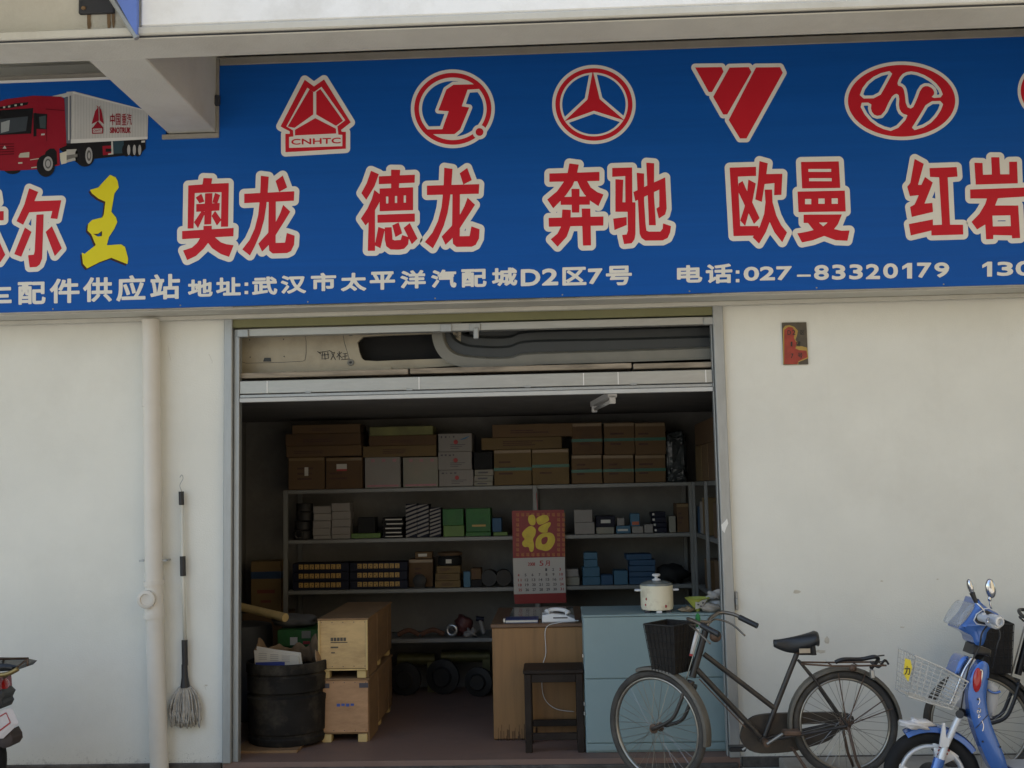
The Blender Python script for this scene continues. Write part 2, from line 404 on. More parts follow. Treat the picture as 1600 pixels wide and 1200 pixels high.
# overhang: slab, front beam, cantilevers, parapet, recessed wall
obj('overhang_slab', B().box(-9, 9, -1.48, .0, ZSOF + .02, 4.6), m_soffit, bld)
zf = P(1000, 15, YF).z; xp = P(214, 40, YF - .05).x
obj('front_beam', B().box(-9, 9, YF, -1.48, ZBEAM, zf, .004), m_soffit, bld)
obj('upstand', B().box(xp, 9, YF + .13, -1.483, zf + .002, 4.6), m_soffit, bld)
obj('drip_shadow_line', B().box(-9, 9, YF - .003, YF - .0005, ZBEAM + .004, ZBEAM + .0115), m_dark, bld)  # surface strip in dark colour, painting the groove's shadow line
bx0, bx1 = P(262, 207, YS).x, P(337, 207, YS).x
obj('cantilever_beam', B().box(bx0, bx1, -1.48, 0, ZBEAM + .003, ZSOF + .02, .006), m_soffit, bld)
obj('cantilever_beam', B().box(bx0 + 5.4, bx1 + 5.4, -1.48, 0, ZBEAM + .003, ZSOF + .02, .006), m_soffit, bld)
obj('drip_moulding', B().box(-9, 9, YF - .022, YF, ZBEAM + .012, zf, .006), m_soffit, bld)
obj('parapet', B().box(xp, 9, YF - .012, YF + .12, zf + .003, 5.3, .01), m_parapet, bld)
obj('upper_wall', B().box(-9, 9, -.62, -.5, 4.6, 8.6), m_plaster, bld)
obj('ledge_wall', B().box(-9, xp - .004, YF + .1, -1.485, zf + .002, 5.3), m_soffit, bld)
obj('unseen_shade_canopy', B().box(-9, xp - .05, YF - 1.0, YF + .098, 4.2, 4.34), m_soffit, bld)  # added canopy above the frame, only there to shade the ledge wall
yv = YF + .099
a, b = P(126, -30, yv), P(180, 22, yv)
vent = obj('vent', B().box(a.x, b.x, yv - .02, yv + .001, b.z, a.z, .004), m_dark, bld)
c = P(134, 16, yv); obj('vent_bolt', B().ell((c.x, yv - .025, c.z), .012, .01, .01, 8, 6), m_rust, vent)
def Wv(x, y): return P(x, y, yv - .003)
for x, y0, y1, w in ((139, 20, 55, 3.2), (170, 20, 52, 3), (177, 20, 46, 2.4)):
    obj('rust_streak', print_mesh('s', [poly([(x - w, y0), (x + w, y0), (x + w * .8, y0 + 12), (x + w * 1.1, (y0 + y1) / 2), (x + w * .3, y1), (x - w * .5, y1 - 4), (x - w * .9, (y0 + y1) / 2)])], 0, Wv, .5), m_rust, bld)
# slanted blue edge panel of the upper fascia
yb = YF - .045
bp = thing('fascia_panel', 'blue slanted panel edge with pale rail at the upper left', 'panel', tuple(P(213, 58, yb)))
obj('panel_face', B().prism([P(150, -60, yb), P(213.5, -60, yb), P(213.5, 57, yb)], (0, .03, 0)), m_blue_paint, bp)
obj('rail', B().tube([P(138, -60, yb + .01), P(214, 60, yb + .01)], .014, 6), m_alu_grey, bp)

# cracks in the plaster
def crack(x, y, n, step, seed, yw=-.0006):
    rnd = random.Random(seed); a = rnd.uniform(0, 6.28); pts = [(x, y)]
    for _ in range(n):
        a += rnd.choice((-1, 1)) * rnd.uniform(.1, .6); pts.append((pts[-1][0] + math.cos(a) * step, pts[-1][1] + math.sin(a) * step))
    obj('crack', B().tube([P(px_, py_, yw) for px_, py_ in pts], .0006, 4), M('crack line', (.36, .33, .27), .9), bld)
for k, (x, y, n) in enumerate(((262, 540, 6), (326, 553, 4), (322, 1078, 2))): crack(x, y, n, 4, k + 3)
for k, (x, y, rx, ry) in enumerate(((1245, 925, 6, 3), (1282, 1018, 9, 3), (1410, 980, 4, 1.2), (1378, 908, 2.5, 1.2), (322, 1071, 3, 1.5), (1292, 1000, 4, 6), (1465, 905, 2, 1))):
    rnd = random.Random(k); obj('stain', print_mesh('stain', [poly([(x + math.cos(a * .524) * rx * rnd.uniform(.6, 1.2), y + math.sin(a * .524) * ry * rnd.uniform(.6, 1.2)) for a in range(12)])], 0, lambda px_, py_: P(px_, py_, -.0008), .6), M('brown stain', (.56, .515, .42), .9, var=.2, scale=30), bld)

# ------------------------------------------------------------------ loft over the shop (planks on a boarded ceiling)
zr0, zr1 = P(745, 619, 0).z, P(745, 584, 0).z      # aluminium edge beam
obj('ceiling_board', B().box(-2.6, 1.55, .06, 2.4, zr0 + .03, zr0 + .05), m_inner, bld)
for i, (xa, xb) in enumerate(((366, 637), (639, 988), (990, 1124))):
    for j in range(4):
        s = random.uniform(-.004, .006)
        x0, x1 = P(xa, 580, 0).x + .002, P(xb, 580, 0).x - .002
        obj('loft_plank', B().box(x0, x1, .03 + j * .22, .03 + j * .22 + .214, zr1 + .012 + s, zr1 + .045 + s, .003), m_wood, bld)

# ------------------------------------------------------------------ aluminium door frame
fr = thing('door_frame', 'grey aluminium door frame lining the wide shop opening', 'door frame', (-.5, 0, 0))
ztop = P(745, 505, 0).z; zrt = P(745, 517, 0).z
obj('jamb', B().box(XL, XL + .052, -.045, .05, -.002, 2.72, .004), m_alu_grey, fr)
obj('jamb_track', B().box(XL + .054, XL + .088, -.01, .05, -.002, ztop, .003), m_alu_grey, fr)
obj('jamb', B().box(XR - .062, XR, -.045, .05, -.002, 2.72, .004), m_alu_grey, fr)
obj('jamb_track', B().box(XR - .072, XR - .064, -.005, .05, -.002, ztop, .003), m_alu_grey, fr)
tr = obj('top_rail', B().box(XL + .09, XR - .074, -.02, .04, zrt, ztop, .003), m_alu, fr)
for x in (380, 697, 742, 1108):
    c = P(x, 508, -.02); obj('bracket', B().box(c.x - .035, c.x + .035, -.034, -.0215, zrt - .004, ztop - .004, .003), m_alu_grey, tr)
c = P(743, 515, -.03); obj('latch', B().box(c.x - .012, c.x + .02, -.05, -.034, c.z - .06, c.z + .01, .005), m_alu_grey, tr)
eb = obj('edge_beam', B().box(XL + .09, XR - .074, -.008, .03, zr0 + .048, zr1 - .01, .003), m_alu, fr)
obj('edge_lip', B().box(XL + .09, XR - .074, -.004, .03, zr0 + .024, zr0 + .043, .002), m_alu_grey, fr)
obj('edge_strip', B().box(XL + .09, XR - .074, -.014, .03, zr0 - .004, zr0 + .021, .002), M('dull white strip', (.5, .5, .48), .5, var=.08), fr)
for x in (418, 655, 912, 966, 1103):
    c = P(x, 600, 0); obj('tape', B().box(c.x - .003, c.x + .003, -.0105, -.0085, zr0 + .05, zr1 - .012), m_white, eb)
for x in (482, 640, 825, 990):
    c = P(x, 600, 0); obj('clip', B().box(c.x - .02, c.x + .02, -.013, -.0085, zr0 + .044, zr0 + .056, .002), m_alu_grey, eb)
c = P(1133, 822, -.047)
m_paper = M('torn paper', (.75, .74, .7), .8, var=.05)
obj('sticker', print_mesh('s', [poly([(1127, 820), (1133, 814), (1136, 810), (1138, 818), (1135, 824), (1132, 833), (1128, 828)])], 0, lambda x, y: P(x, y, -.0475), .5), m_paper, fr)
hd = P(1150, 940, -.02); obj('door_latch', B().box(XR + .008, XR + .026, -.02, 0.0, hd.z - .05, hd.z + .06, .004).box(XR + .008, XR + .022, -.045, -.0205, hd.z - .02, hd.z + .02, .004), m_alu_grey, fr)

# ------------------------------------------------------------------ the shop sign
m_sblue = M('sign blue vinyl', (.004, .084, .37), .45, var=.07, scale=4, spec=.15, stretch=(.25, 1, 7), bump=.06, bscale=2.5)
m_sred = M('sign red vinyl', (.52, .017, .03), .42, var=.04, spec=.15)
m_swhite = M('sign white vinyl', (.72, .70, .64), .45, var=.03, spec=.15)
m_syel = M('sign yellow vinyl', (.70, .62, .02), .42, var=.03, spec=.15)
m_smar = M('sign shadow print', (.045, .02, .02), .5, var=.05, spec=.15)
m_sframe = M('sign frame metal', (.30, .28, .24), .5, .3, var=.1)
z0 = P(800, 466, YS).z
ztR = P(1000, 79, YS).z; ztL = P(90, 127, YS).z
sg = thing('shop_sign', 'long blue shop sign with red emblems and large red characters edged in white', 'sign', (0, YS, z0))
xa, xb = -4.4, 4.4
cut0, cut1 = bx0 - .012, bx1 + .022
zc = ZBEAM - .006
pts = [(xa, z0), (xb, z0), (xb, ztR), (cut1, ztR), (cut1, zc), (cut0, zc), (cut0, ztL), (xa, ztL)]
obj('panel', B().prism([(x, YS, z) for x, z in pts], (0, .02, 0)), m_sblue, sg)
fb = obj('bottom_return', B().box(xa, xb, YS + .021, YS + .10, z0 + .003, z0 + .03), m_mirror, sg)
obj('bottom_board', B().box(xa, xb, YS + .101, -.031, z0 - .004, z0 + .03), m_soffit, sg)
obj('top_frame', B().box(cut1 + .001, xb, YS - .006, YS + .03, ztR + .001, ztR + .05, .004), m_sframe, sg)
obj('top_frame', B().box(xa, cut0 - .001, YS - .006, YS + .03, ztL + .001, ztL + .045, .004), m_sframe, sg)
obj('side_frame', B().box(cut1 - .022, cut1 - .001, YS - .006, YS + .03, zc + .002, ztR + .05, .003), m_sframe, sg)
obj('cutout_frame', B().box(cut0 - .02, cut1, YS - .012, YS + .03, zc - .03, zc, .003), m_sframe, sg)
obj('top_edge', B().box(xa, cut0 - .001, YS - .012, YS - .0065, ztL - .004, ztL + .012), m_white, sg)
c = P(342, 158, YS); obj('clamp', B().box(c.x - .02, c.x + .012, YS - .03, YS - .0065, c.z - .035, c.z + .03, .006), m_dark, sg)
zt_ = P(745, 488, -.06).z
obj('soffit_trim', B().box(xa, xb, -.075, -.032, zt_, z0 - .005, .003), m_soffit, sg)
for k in range(9):
    c = P(90 + k * 195, 120 + 0 * k, YS); obj('rivet', B().ell((c.x, YS - .001, z0 + .012), .005, .003, .005, 8, 6), m_sframe, sg)
LAYER = [.0022, .0034, .0046, .0058, .007, .0082, .0094, .0106, .0118]
def S(k): return lambda x, y: P(x, y, YS - LAYER[k])
def crop(ox, oy, s, pts): return [(ox + x * s, oy + y * s) for x, y in pts]
def C(ox, oy, s): return lambda *loops: poly(*[crop(ox, oy, s, l) for l in loops])
def rect(a, b, c, d): return [(a, b), (c, b), (c, d), (a, d)]

def big_char(shapes, label, grow=8.0):
    o = obj('character', print_mesh('character', shapes, 0.15, S(1), .5), m_sred, sg); o['label'] = label
    w = obj('outline', print_mesh('outline', shapes, grow, S(0), .5), m_swhite, o)
    return o
c1 = C(240, 240, .15)
AO = [c1([(520, 255), (610, 258), (600, 315), (782, 308), (775, 760), (702, 762), (708, 400), (428, 410), (415, 778), (355, 780), (362, 333), (510, 322)]),
      c1([(440, 458), (497, 420), (528, 500), (478, 516)]), c1([(640, 410), (692, 432), (664, 516), (612, 510)]), c1([(445, 527), (688, 515), (684, 592), (445, 606)]),
      c1([(537, 415), (612, 412), (598, 735), (528, 738)]), c1([(500, 600), (540, 610), (462, 775), (422, 715)]), c1([(640, 598), (705, 690), (660, 748), (605, 650)]),
      c1([(298, 808), (833, 775), (830, 860), (298, 890)]), c1([(520, 755), (605, 752), (605, 800), (520, 800)]),
      c1([(490, 870), (600, 860), (570, 925), (520, 990), (440, 1065), (350, 1108), (308, 1010), (400, 980), (455, 930)]),
      c1([(560, 870), (640, 875), (700, 925), (760, 945), (832, 955), (785, 1075), (700, 1045), (610, 985), (565, 925)])]
LONG = [[(945, 420), (1465, 393), (1460, 490), (945, 515)],
        [(1118, 232), (1198, 242), (1188, 400), (1170, 560), (1150, 690), (1110, 830), (1055, 960), (1003, 1060), (925, 998), (1000, 900), (1055, 780), (1090, 640), (1105, 500), (1112, 400)],
        [(1272, 285), (1345, 230), (1390, 352), (1308, 398)],
        [(1200, 500), (1272, 495), (1270, 932), (1370, 928), (1388, 828), (1468, 855), (1462, 950), (1430, 1015), (1390, 1035), (1240, 1040), (1205, 1010), (1195, 880)],
        [(1350, 535), (1422, 605), (1370, 690), (1270, 850), (1190, 960), (1130, 1020), (1092, 938), (1190, 830), (1275, 710), (1320, 620)]]
big_char(AO, 'first large red character right of the yellow one')
big_char([c1(l) for l in LONG], 'red dragon character left of its twin')
c2 = C(540, 240, .15)
DE = [c2([(265, 180), (345, 215), (300, 340), (215, 480), (165, 412), (220, 310)]),
      c2([(300, 380), (375, 440), (345, 520), (305, 590), (305, 1012), (232, 1012), (240, 710), (208, 748), (160, 678), (230, 570), (275, 470)]),
      c2([(347, 238), (720, 220), (718, 302), (347, 318)]), c2([(475, 168), (568, 170), (552, 380), (475, 380)]),
      c2([(355, 365), (702, 352), (702, 588), (355, 600)], rect(420, 446, 446, 520), rect(512, 440, 538, 515), rect(604, 435, 630, 512)),
      c2([(333, 638), (720, 625), (720, 708), (333, 720)]), c2([(342, 765), (408, 788), (362, 985), (305, 955)]),
      c2([(408, 770), (478, 768), (488, 895), (510, 905), (575, 900), (590, 850), (660, 872), (650, 945), (610, 990), (560, 1000), (470, 998), (425, 965), (410, 900)]),
      c2([(487, 748), (552, 718), (588, 830), (520, 868)]), c2([(605, 775), (668, 725), (748, 885), (690, 943)])]
big_char(DE, 'dense red character with three small white slots')
big_char([c2([(848 + (x - 945) * 1.045, 335 + (y - 420) * 1.015 + (x - 945) * .022) for x, y in l]) for l in LONG], 'red dragon character right of its twin')
c3 = C(830, 230, .15)
BEN = [c3([(190, 275), (710, 258), (710, 350), (190, 360)]),
       c3([(398, 170), (495, 182), (470, 300), (430, 400), (360, 500), (230, 635), (168, 545), (270, 460), (335, 370), (380, 270)]),
       c3([(480, 350), (580, 350), (620, 420), (690, 470), (752, 493), (700, 612), (620, 560), (555, 490), (510, 420)]),
       c3([(308, 520), (612, 512), (610, 598), (308, 600)]), c3([(420, 435), (502, 435), (500, 680), (425, 680)]),
       c3([(182, 738), (752, 722), (750, 815), (185, 828)]), c3([(325, 650), (412, 655), (405, 830), (370, 930), (275, 1035), (205, 960), (275, 900), (315, 820)]),
       c3([(527, 640), (615, 640), (622, 1022), (540, 1024)])]
CHI = [c3([(845, 218), (1050, 212), (1053, 575), (1085, 575), (1085, 900), (1075, 960), (1045, 1000), (968, 1008), (948, 915), (995, 910), (1008, 870), (1005, 672), (878, 672), (878, 335), (958, 340), (950, 575), (982, 575), (980, 300), (845, 308)]),
       c3([(855, 745), (993, 728), (993, 810), (868, 862)]),
       c3([(1100, 268), (1175, 275), (1175, 560), (1190, 800), (1200, 870), (1225, 880), (1345, 880), (1370, 850), (1375, 795), (1455, 822), (1445, 890), (1420, 945), (1370, 970), (1190, 972), (1150, 945), (1130, 900), (1115, 600)]),
       c3([(1200, 162), (1280, 168), (1278, 500), (1298, 812), (1228, 812), (1215, 500)]),
       c3([(1065, 468), (1395, 315), (1410, 640), (1395, 700), (1330, 742), (1305, 640), (1335, 620), (1335, 440), (1085, 560)])]
big_char(BEN, 'red character under the three pointed star emblem'); big_char(CHI, 'red character under the right edge of the star emblem')
c4 = C(1120, 220, .15)
OU = [c4([(135, 280), (408, 272), (408, 365), (218, 372), (243, 890), (432, 888), (440, 985), (175, 992)]),
      c4([(228, 445), (268, 420), (330, 560), (445, 805), (388, 865), (300, 690), (225, 530)]),
      c4([(330, 405), (405, 445), (370, 630), (345, 700), (295, 885), (245, 830), (290, 690), (315, 560)]),
      c4([(445, 212), (530, 235), (515, 348), (682, 345), (672, 562), (598, 565), (602, 440), (497, 450), (468, 635), (402, 610), (430, 420)]),
      c4([(500, 510), (575, 508), (580, 640), (560, 820), (510, 950), (440, 1070), (375, 1005), (450, 890), (495, 760), (508, 640)]),
      c4([(540, 700), (580, 640), (620, 780), (670, 880), (730, 955), (682, 1055), (600, 950), (555, 850)])]
MAN = [c4([(877, 222), (1270, 215), (1285, 490), (890, 495)], rect(953, 292, 1193, 325), rect(960, 388, 1198, 422)),
       c4([(842, 530), (1332, 520), (1342, 735), (852, 742)], rect(918, 605, 985, 662), rect(1057, 600, 1125, 658), rect(1195, 598, 1262, 658)),
       c4([(905, 770), (1302, 768), (1260, 870), (1220, 920), (1300, 938), (1382, 935), (1360, 1040), (1240, 1035), (1118, 990), (1000, 1035), (888, 1058), (840, 965), (930, 950), (1010, 930), (950, 855), (905, 855)], [(1060, 850), (1160, 850), (1108, 893)])]
big_char(OU, 'red character left of the one with three white squares'); big_char(MAN, 'red character with three white squares')
c5 = C(1400, 220, .15)
HONG = [c5([(195, 190), (288, 240), (228, 460), (265, 460), (303, 378), (382, 435), (350, 520), (295, 655), (378, 648), (385, 740), (165, 792), (148, 690), (195, 665), (238, 565), (145, 575), (118, 478), (150, 440)]),
        c5([(135, 868), (383, 820), (385, 930), (155, 985)]),
        c5([(350, 285), (632, 275), (640, 372), (538, 380), (562, 875), (697, 875), (700, 975), (370, 985), (368, 880), (480, 875), (450, 380), (355, 375)])]
YAN = [c5([(818, 230), (900, 232), (905, 355), (1000, 352), (992, 172), (1075, 172), (1085, 350), (1182, 350), (1180, 220), (1260, 218), (1268, 442), (832, 455)]),
       c5([(773, 508), (1345, 488), (1345, 580), (1062, 597), (1030, 675), (1272, 675), (1292, 1012), (1210, 1015), (1208, 985), (1012, 980), (1012, 1022), (940, 1025), (930, 870), (845, 922), (788, 845), (870, 760), (930, 660), (950, 600), (775, 600)], [(1003, 778), (1192, 775), (1198, 890), (1008, 893)])]
big_char(HONG, 'red character below the oval emblem'); big_char(YAN, 'red character at the right picture edge')
c6 = C(0, 240, .2)
ER = [c6([(228, 272), (297, 300), (268, 372), (478, 365), (447, 510), (395, 505), (410, 448), (228, 458), (180, 555), (130, 528), (190, 400)]),
      c6([(285, 478), (340, 475), (328, 820), (310, 865), (285, 885), (232, 888), (220, 795), (265, 790), (272, 760)]),
      c6([(195, 578), (245, 612), (165, 805), (112, 785)]), c6([(405, 568), (482, 740), (428, 800), (357, 612)])]
WO = [c6([(-240, 458), (28, 450), (28, 520), (-240, 532)]), c6([(-140, 500), (-70, 500), (-90, 690), (-210, 860), (-255, 800), (-150, 650)]),
      c6([(-110, 590), (-50, 590), (40, 790), (0, 850), (-80, 740)]), c6([(-230, 350), (-20, 310), (-10, 380), (-220, 420)]),
      c6([(-400, 340), (-310, 400), (-340, 460), (-420, 400)]), c6([(-420, 500), (-330, 560), (-360, 620), (-440, 560)]), c6([(-370, 650), (-300, 690), (-380, 880), (-440, 840)])]
big_char(ER, 'red character left of the yellow one', 7.5); big_char(WO, 'red character cut by the left picture edge', 7.5)
WANG = [c6([(860, 168), (900, 185), (918, 215), (926, 265), (893, 310), (868, 455), (905, 500), (915, 535), (890, 590), (850, 650), (832, 718), (945, 710), (975, 730), (1000, 820), (995, 862), (870, 812), (780, 845), (680, 895), (650, 860), (640, 775), (660, 785), (750, 715), (715, 630), (685, 600), (690, 550), (720, 520), (800, 500), (812, 478), (825, 375), (770, 350), (720, 310), (705, 285), (770, 265), (815, 215)],
           [(720, 625), (765, 625), (800, 600), (798, 645), (765, 650)])]
o = obj('character', print_mesh('character', WANG, .3, S(1), .5), m_syel, sg); o['label'] = 'yellow brush style character with dark shadow'
SH = [('p', [(a - 2.6, b + 2.6, c - 2.6, d + 2.6) for a, b, c, d in WANG[0][1]], None)]
obj('shadow', print_mesh('shadow', SH, .3, S(0), .5), m_smar, o)

# small white lettering
def small(txt, x0, y0, x1, y1, slope=-.027, grow=1.25):
    return obj('lettering', print_mesh('lettering', [text_shape(txt, x0, y0, x1, y1, slope)], grow, S(0), .35), m_swhite, sg)
def dots(x, ya, yb):
    for y in (ya, yb): obj('lettering', print_mesh('lettering', [poly(rect(x - 2.6, y - 2.4, x + 2.6, y + 2.4))], .2, S(0), .35), m_swhite, sg)
small('车', -32, 445, 17, 481); small('配', 29, 442, 70, 475); small('件', 79, 437, 123, 473); small('供', 131, 435, 174, 471); small('应', 183, 432, 226, 470); small('站', 236, 430, 280, 467)
small('地', 295, 438, 331, 463); small('址', 339, 435, 375, 461); dots(385, 444, 457)
for ch, x, y in (('武', 395, 434), ('汉', 440, 432), ('市', 487, 428), ('太', 534, 428), ('平', 579, 426), ('洋', 627, 424), ('汽', 675, 423), ('配', 722, 422), ('城', 770, 420)):
    small(ch, x, y, x + 37, y + 26)
small('D', 815, 422, 843, 446); small('2', 848, 421, 871, 445); small('区', 880, 419, 915, 445); small('7', 920, 421, 940, 443); small('号', 948, 417, 986, 445)
small('电', 1059, 416, 1096, 441); small('话', 1104, 414, 1143, 442); dots(1152.5, 425, 438.5)
small('027', 1163, 418, 1236, 438, -.02, 1.1); small('-', 1246, 430, 1266, 431.5, -.01, .9)
def digit1(x0, y0, x1, y1):
    w, h = x1 - x0, y1 - y0
    obj('lettering', print_mesh('lettering', [poly([(x0, y0 + h * .22), (x0 + w * .55, y0), (x1, y0), (x1, y1), (x0 + w * .5, y1), (x0 + w * .5, y0 + h * .26), (x0, y0 + h * .42)])], .2, S(0), .35), m_swhite, sg)
for ch, a_, b_, y_ in (('8', 1273, 1294, 415), ('3', 1301, 1320, 414.5), ('3', 1328, 1347, 414), ('2', 1354, 1374, 413.5), ('0', 1381, 1402, 412.5), ('7', 1434, 1454, 411.5), ('9', 1461, 1482, 411)): small(ch, a_, y_, b_, y_ + 21.5, 0, 1.15)
digit1(1410, 411, 1425, 435); digit1(1535, 409, 1550, 432); small('3', 1559, 410, 1582, 430, 0, 1.1); small('0', 1588, 409, 1613, 430, -.02, 1.1)

# emblems
k1 = C(400, 80, .25)
o = obj('emblem', print_mesh('emblem', [k1([(305, 180), (362, 222), (425, 178), (590, 445), (530, 492), (535, 505), (560, 505), (560, 608), (185, 630), (185, 518), (212, 518), (212, 500), (155, 470)],
    [(320, 226), (362, 254), (410, 220), (560, 432), (510, 470), (516, 520), (541, 522), (541, 595), (205, 606), (205, 535), (232, 532), (230, 496), (188, 470)]),
    k1([(335, 240), (356, 255), (356, 395), (240, 478), (200, 470)]), k1([(378, 255), (402, 238), (542, 435), (500, 465), (378, 395)]), k1([(245, 492), (370, 420), (498, 485), (500, 513), (245, 525)]),
    ('p', [(a + (c_ - b) * 0, b, c_, d) for a, b, c_, d in text_shape('CNHTC', 400 + 222 * .25, 80 + 550 * .25, 400 + 528 * .25, 80 + 584 * .25, -.03)[1]], None)], .35, S(1), .4), m_sred, sg)
o['label'] = 'red house shaped emblem with five letters'
obj('outline', print_mesh('outline', [k1([(305, 180), (362, 222), (425, 178), (590, 445), (530, 492), (535, 505), (560, 505), (560, 608), (185, 630), (185, 518), (212, 518), (212, 500), (155, 470)])], 7.2, S(0), .5), m_swhite, o)
def E_(o_, x, y, rx, ry, ix=None, iy=None, s=.25):
    ox, oy = o_
    if ix is None: return ('e', (ox + x * s, oy + y * s, rx * s, ry * s))
    return ('ring', (ox + x * s, oy + y * s, rx * s, ry * s, ix * s, iy * s))
K1 = (400, 80); K2 = (800, 80); K3 = (1200, 60)
SS = k1([(1235, 210), (1385, 207), (1398, 235), (1322, 240), (1285, 345), (1332, 352), (1275, 490), (1240, 518), (1080, 518), (1060, 490), (1165, 488), (1205, 375), (1140, 370), (1190, 240)])
o = obj('emblem', print_mesh('emblem', [E_(K1, 1230, 360, 240, 224, 212, 196), SS], .1, S(1), .4, sub=[E_(K1, 1397, 505, 44, 44)]), m_sred, sg); o['label'] = 'red ring emblem with a slanted s shape'
obj('dot', print_mesh('dot', [E_(K1, 1397, 505, 24, 24)], 0, S(2), .4), m_sred, o)
obj('outline', print_mesh('outline', [E_(K1, 1230, 360, 262, 246, 193, 174)], .1, S(0), .5), m_swhite, o)
obj('outline', print_mesh('outline', [SS], 5, lambda x, y: P(x, y, YS - .0028), .5), m_swhite, o)
obj('outline', print_mesh('outline', [E_(K1, 1397, 505, 46, 46)], 0, lambda x, y: P(x, y, YS - .0028), .5), m_swhite, o)
k2 = C(800, 80, .25)
ST = k2([(505, 122), (548, 300), (702, 432), (512, 372), (328, 438), (472, 302)])
o = obj('emblem', print_mesh('emblem', [E_(K2, 512, 333, 240, 226, 213, 200), ST], .1, S(1), .4), m_sred, sg); o['label'] = 'red ring emblem with a three pointed star'
obj('outline', print_mesh('outline', [E_(K2, 512, 333, 261, 247, 199, 187)], .1, S(0), .5), m_swhite, o)
obj('outline', print_mesh('outline', [ST], 4.6, lambda x, y: P(x, y, YS - .0028), .5), m_swhite, o)
BARS = [k2([(1145, 102), (1310, 100), (1322, 128), (1250, 255), (1230, 255)]), k2([(1360, 103), (1480, 100), (1496, 130), (1345, 395), (1320, 395), (1258, 285)]), k2([(1525, 102), (1675, 100), (1692, 135), (1465, 545), (1425, 545), (1355, 430)])]
o = obj('emblem', print_mesh('emblem', BARS, .1, S(1), .4), m_sred, sg); o['label'] = 'red emblem of three slanted bars forming a triangle'
obj('outline', print_mesh('outline', BARS, 6.2, S(0), .5), m_swhite, o)
k3 = C(1200, 60, .25)
CELLS = [k3(smooth_loop(l, 1)) for l in (
    [(785, 200), (740, 285), (690, 372), (568, 375), (600, 290), (680, 225)],
    [(808, 292), (820, 250), (850, 215), (910, 205), (1000, 240), (1070, 300), (1097, 365), (1020, 372), (1045, 345), (1030, 310), (990, 292), (955, 310), (925, 390), (900, 440), (865, 425), (855, 330), (840, 300)],
    [(1000, 395), (1100, 392), (1070, 470), (1000, 545), (888, 580), (945, 490)],
    [(568, 405), (645, 402), (640, 450), (670, 488), (720, 480), (770, 370), (800, 345), (820, 360), (815, 430), (835, 470), (880, 485), (790, 582), (700, 560), (620, 500)])]
o = obj('emblem', print_mesh('emblem', [E_(K3, 835, 390, 335, 224)], 0, S(1), .4), m_sred, sg); o['label'] = 'red oval emblem with linked strokes'
obj('outline', print_mesh('outline', [E_(K3, 835, 390, 357, 246)], 0, S(0), .5), m_swhite, o)
obj('inner_outline', print_mesh('outline', CELLS, 0.5, S(2), .4), m_swhite, o)
obj('inner_field', print_mesh('field', CELLS, -4.2, S(3), .4), m_sblue, o)
o = obj('emblem', print_mesh('emblem', [('ring', (1650, 142, 55, 46, 45, 37))], 0, S(1), .5), m_sred, sg); o['label'] = 'ring emblem cut by the right picture edge'
obj('outline', print_mesh('outline', [('ring', (1650, 142, 60, 51, 42, 34))], 0, S(0), .5), m_swhite, o)

# printed truck picture
k7 = lambda pts: [(x * .1625, 120 + y * .1625) for x, y in pts]
def trp(pts, key, rgb, k, parent=None, rough=.42):
    return obj('print', flat_poly('print', k7(pts), S(k)), M('print ' + key, rgb, rough, var=.08, scale=9, spec=.15), parent or tp)
tp = obj('truck_print', flat_poly('truck_print', k7([(640, 145), (715, 140), (1425, 325), (1418, 600), (1290, 610), (680, 640), (640, 610)]), S(0)), M('print grey white', (.47, .47, .45), .42, var=.05), sg)
tp['label'] = 'printed picture of a red truck with a white box trailer'
red = (.26, .012, .025); blk = (.012, .012, .014)
trp([(500, 185), (700, 142), (700, 160), (620, 200)], 'grey white', (.47, .47, .45), 1)
trp([(-140, 300), (0, 235), (60, 215), (320, 182), (590, 190), (618, 215), (640, 660), (570, 690), (575, 850), (480, 870), (360, 890), (60, 905), (-140, 890)], 'cab red', red, 1)
trp([(620, 200), (682, 180), (682, 640), (640, 640)], 'gap grey', (.12, .13, .16), 2)
trp([(655, 180), (668, 178), (668, 610), (655, 610)], 'grey white', (.47, .47, .45), 3)
trp([(-140, 330), (320, 300), (300, 545), (0, 560), (-140, 560)], 'black', blk, 2)
trp([(-140, 420), (270, 380), (250, 520), (20, 550), (-140, 550)], 'windscreen', (.05, .06, .07), 3)
trp([(10, 440), (95, 415), (85, 520), (10, 540)], 'pale glass', (.3, .33, .33), 4)
trp([(-100, 300), (30, 285), (150, 255), (275, 243), (262, 270), (100, 300), (-100, 320)], 'black', blk, 2)
for x, y in ((40, 293), (88, 286), (150, 274), (208, 266)): trp([(x - 11, y - 7), (x + 11, y - 9), (x + 9, y + 8), (x - 10, y + 9)], 'lamp cream', (.45, .43, .36), 3)
trp([(345, 350), (455, 358), (448, 505), (330, 500)], 'black', blk, 2); trp([(375, 385), (440, 372), (440, 500), (385, 490)], 'pale door glass', (.05, .07, .075), 3)
trp([(320, 350), (350, 345), (350, 570), (322, 575)], 'black', blk, 3)
trp([(440, 305), (620, 320), (620, 328), (440, 315)], 'dark red', (.11, .006, .012), 2); trp([(448, 505), (452, 620), (446, 620), (442, 505)], 'dark red', (.11, .006, .012), 2)
trp([(395, 548), (430, 545), (430, 560), (395, 563)], 'grey white', (.47, .47, .45), 3)
for i in range(5): trp([(-140, 645 + i * 26), (135, 640 + i * 24), (135, 650 + i * 24), (-140, 657 + i * 26)], 'dark red', (.11, .006, .012), 2)
trp([(25, 690), (45, 660), (62, 690)], 'grey white', (.47, .47, .45), 3)
trp([(180, 760), (195, 735), (283, 722), (280, 775), (180, 777)], 'lamp cream', (.45, .43, .36), 2)
trp([(175, 822), (215, 820), (215, 835), (175, 837)], 'lamp cream', (.45, .43, .36), 2)
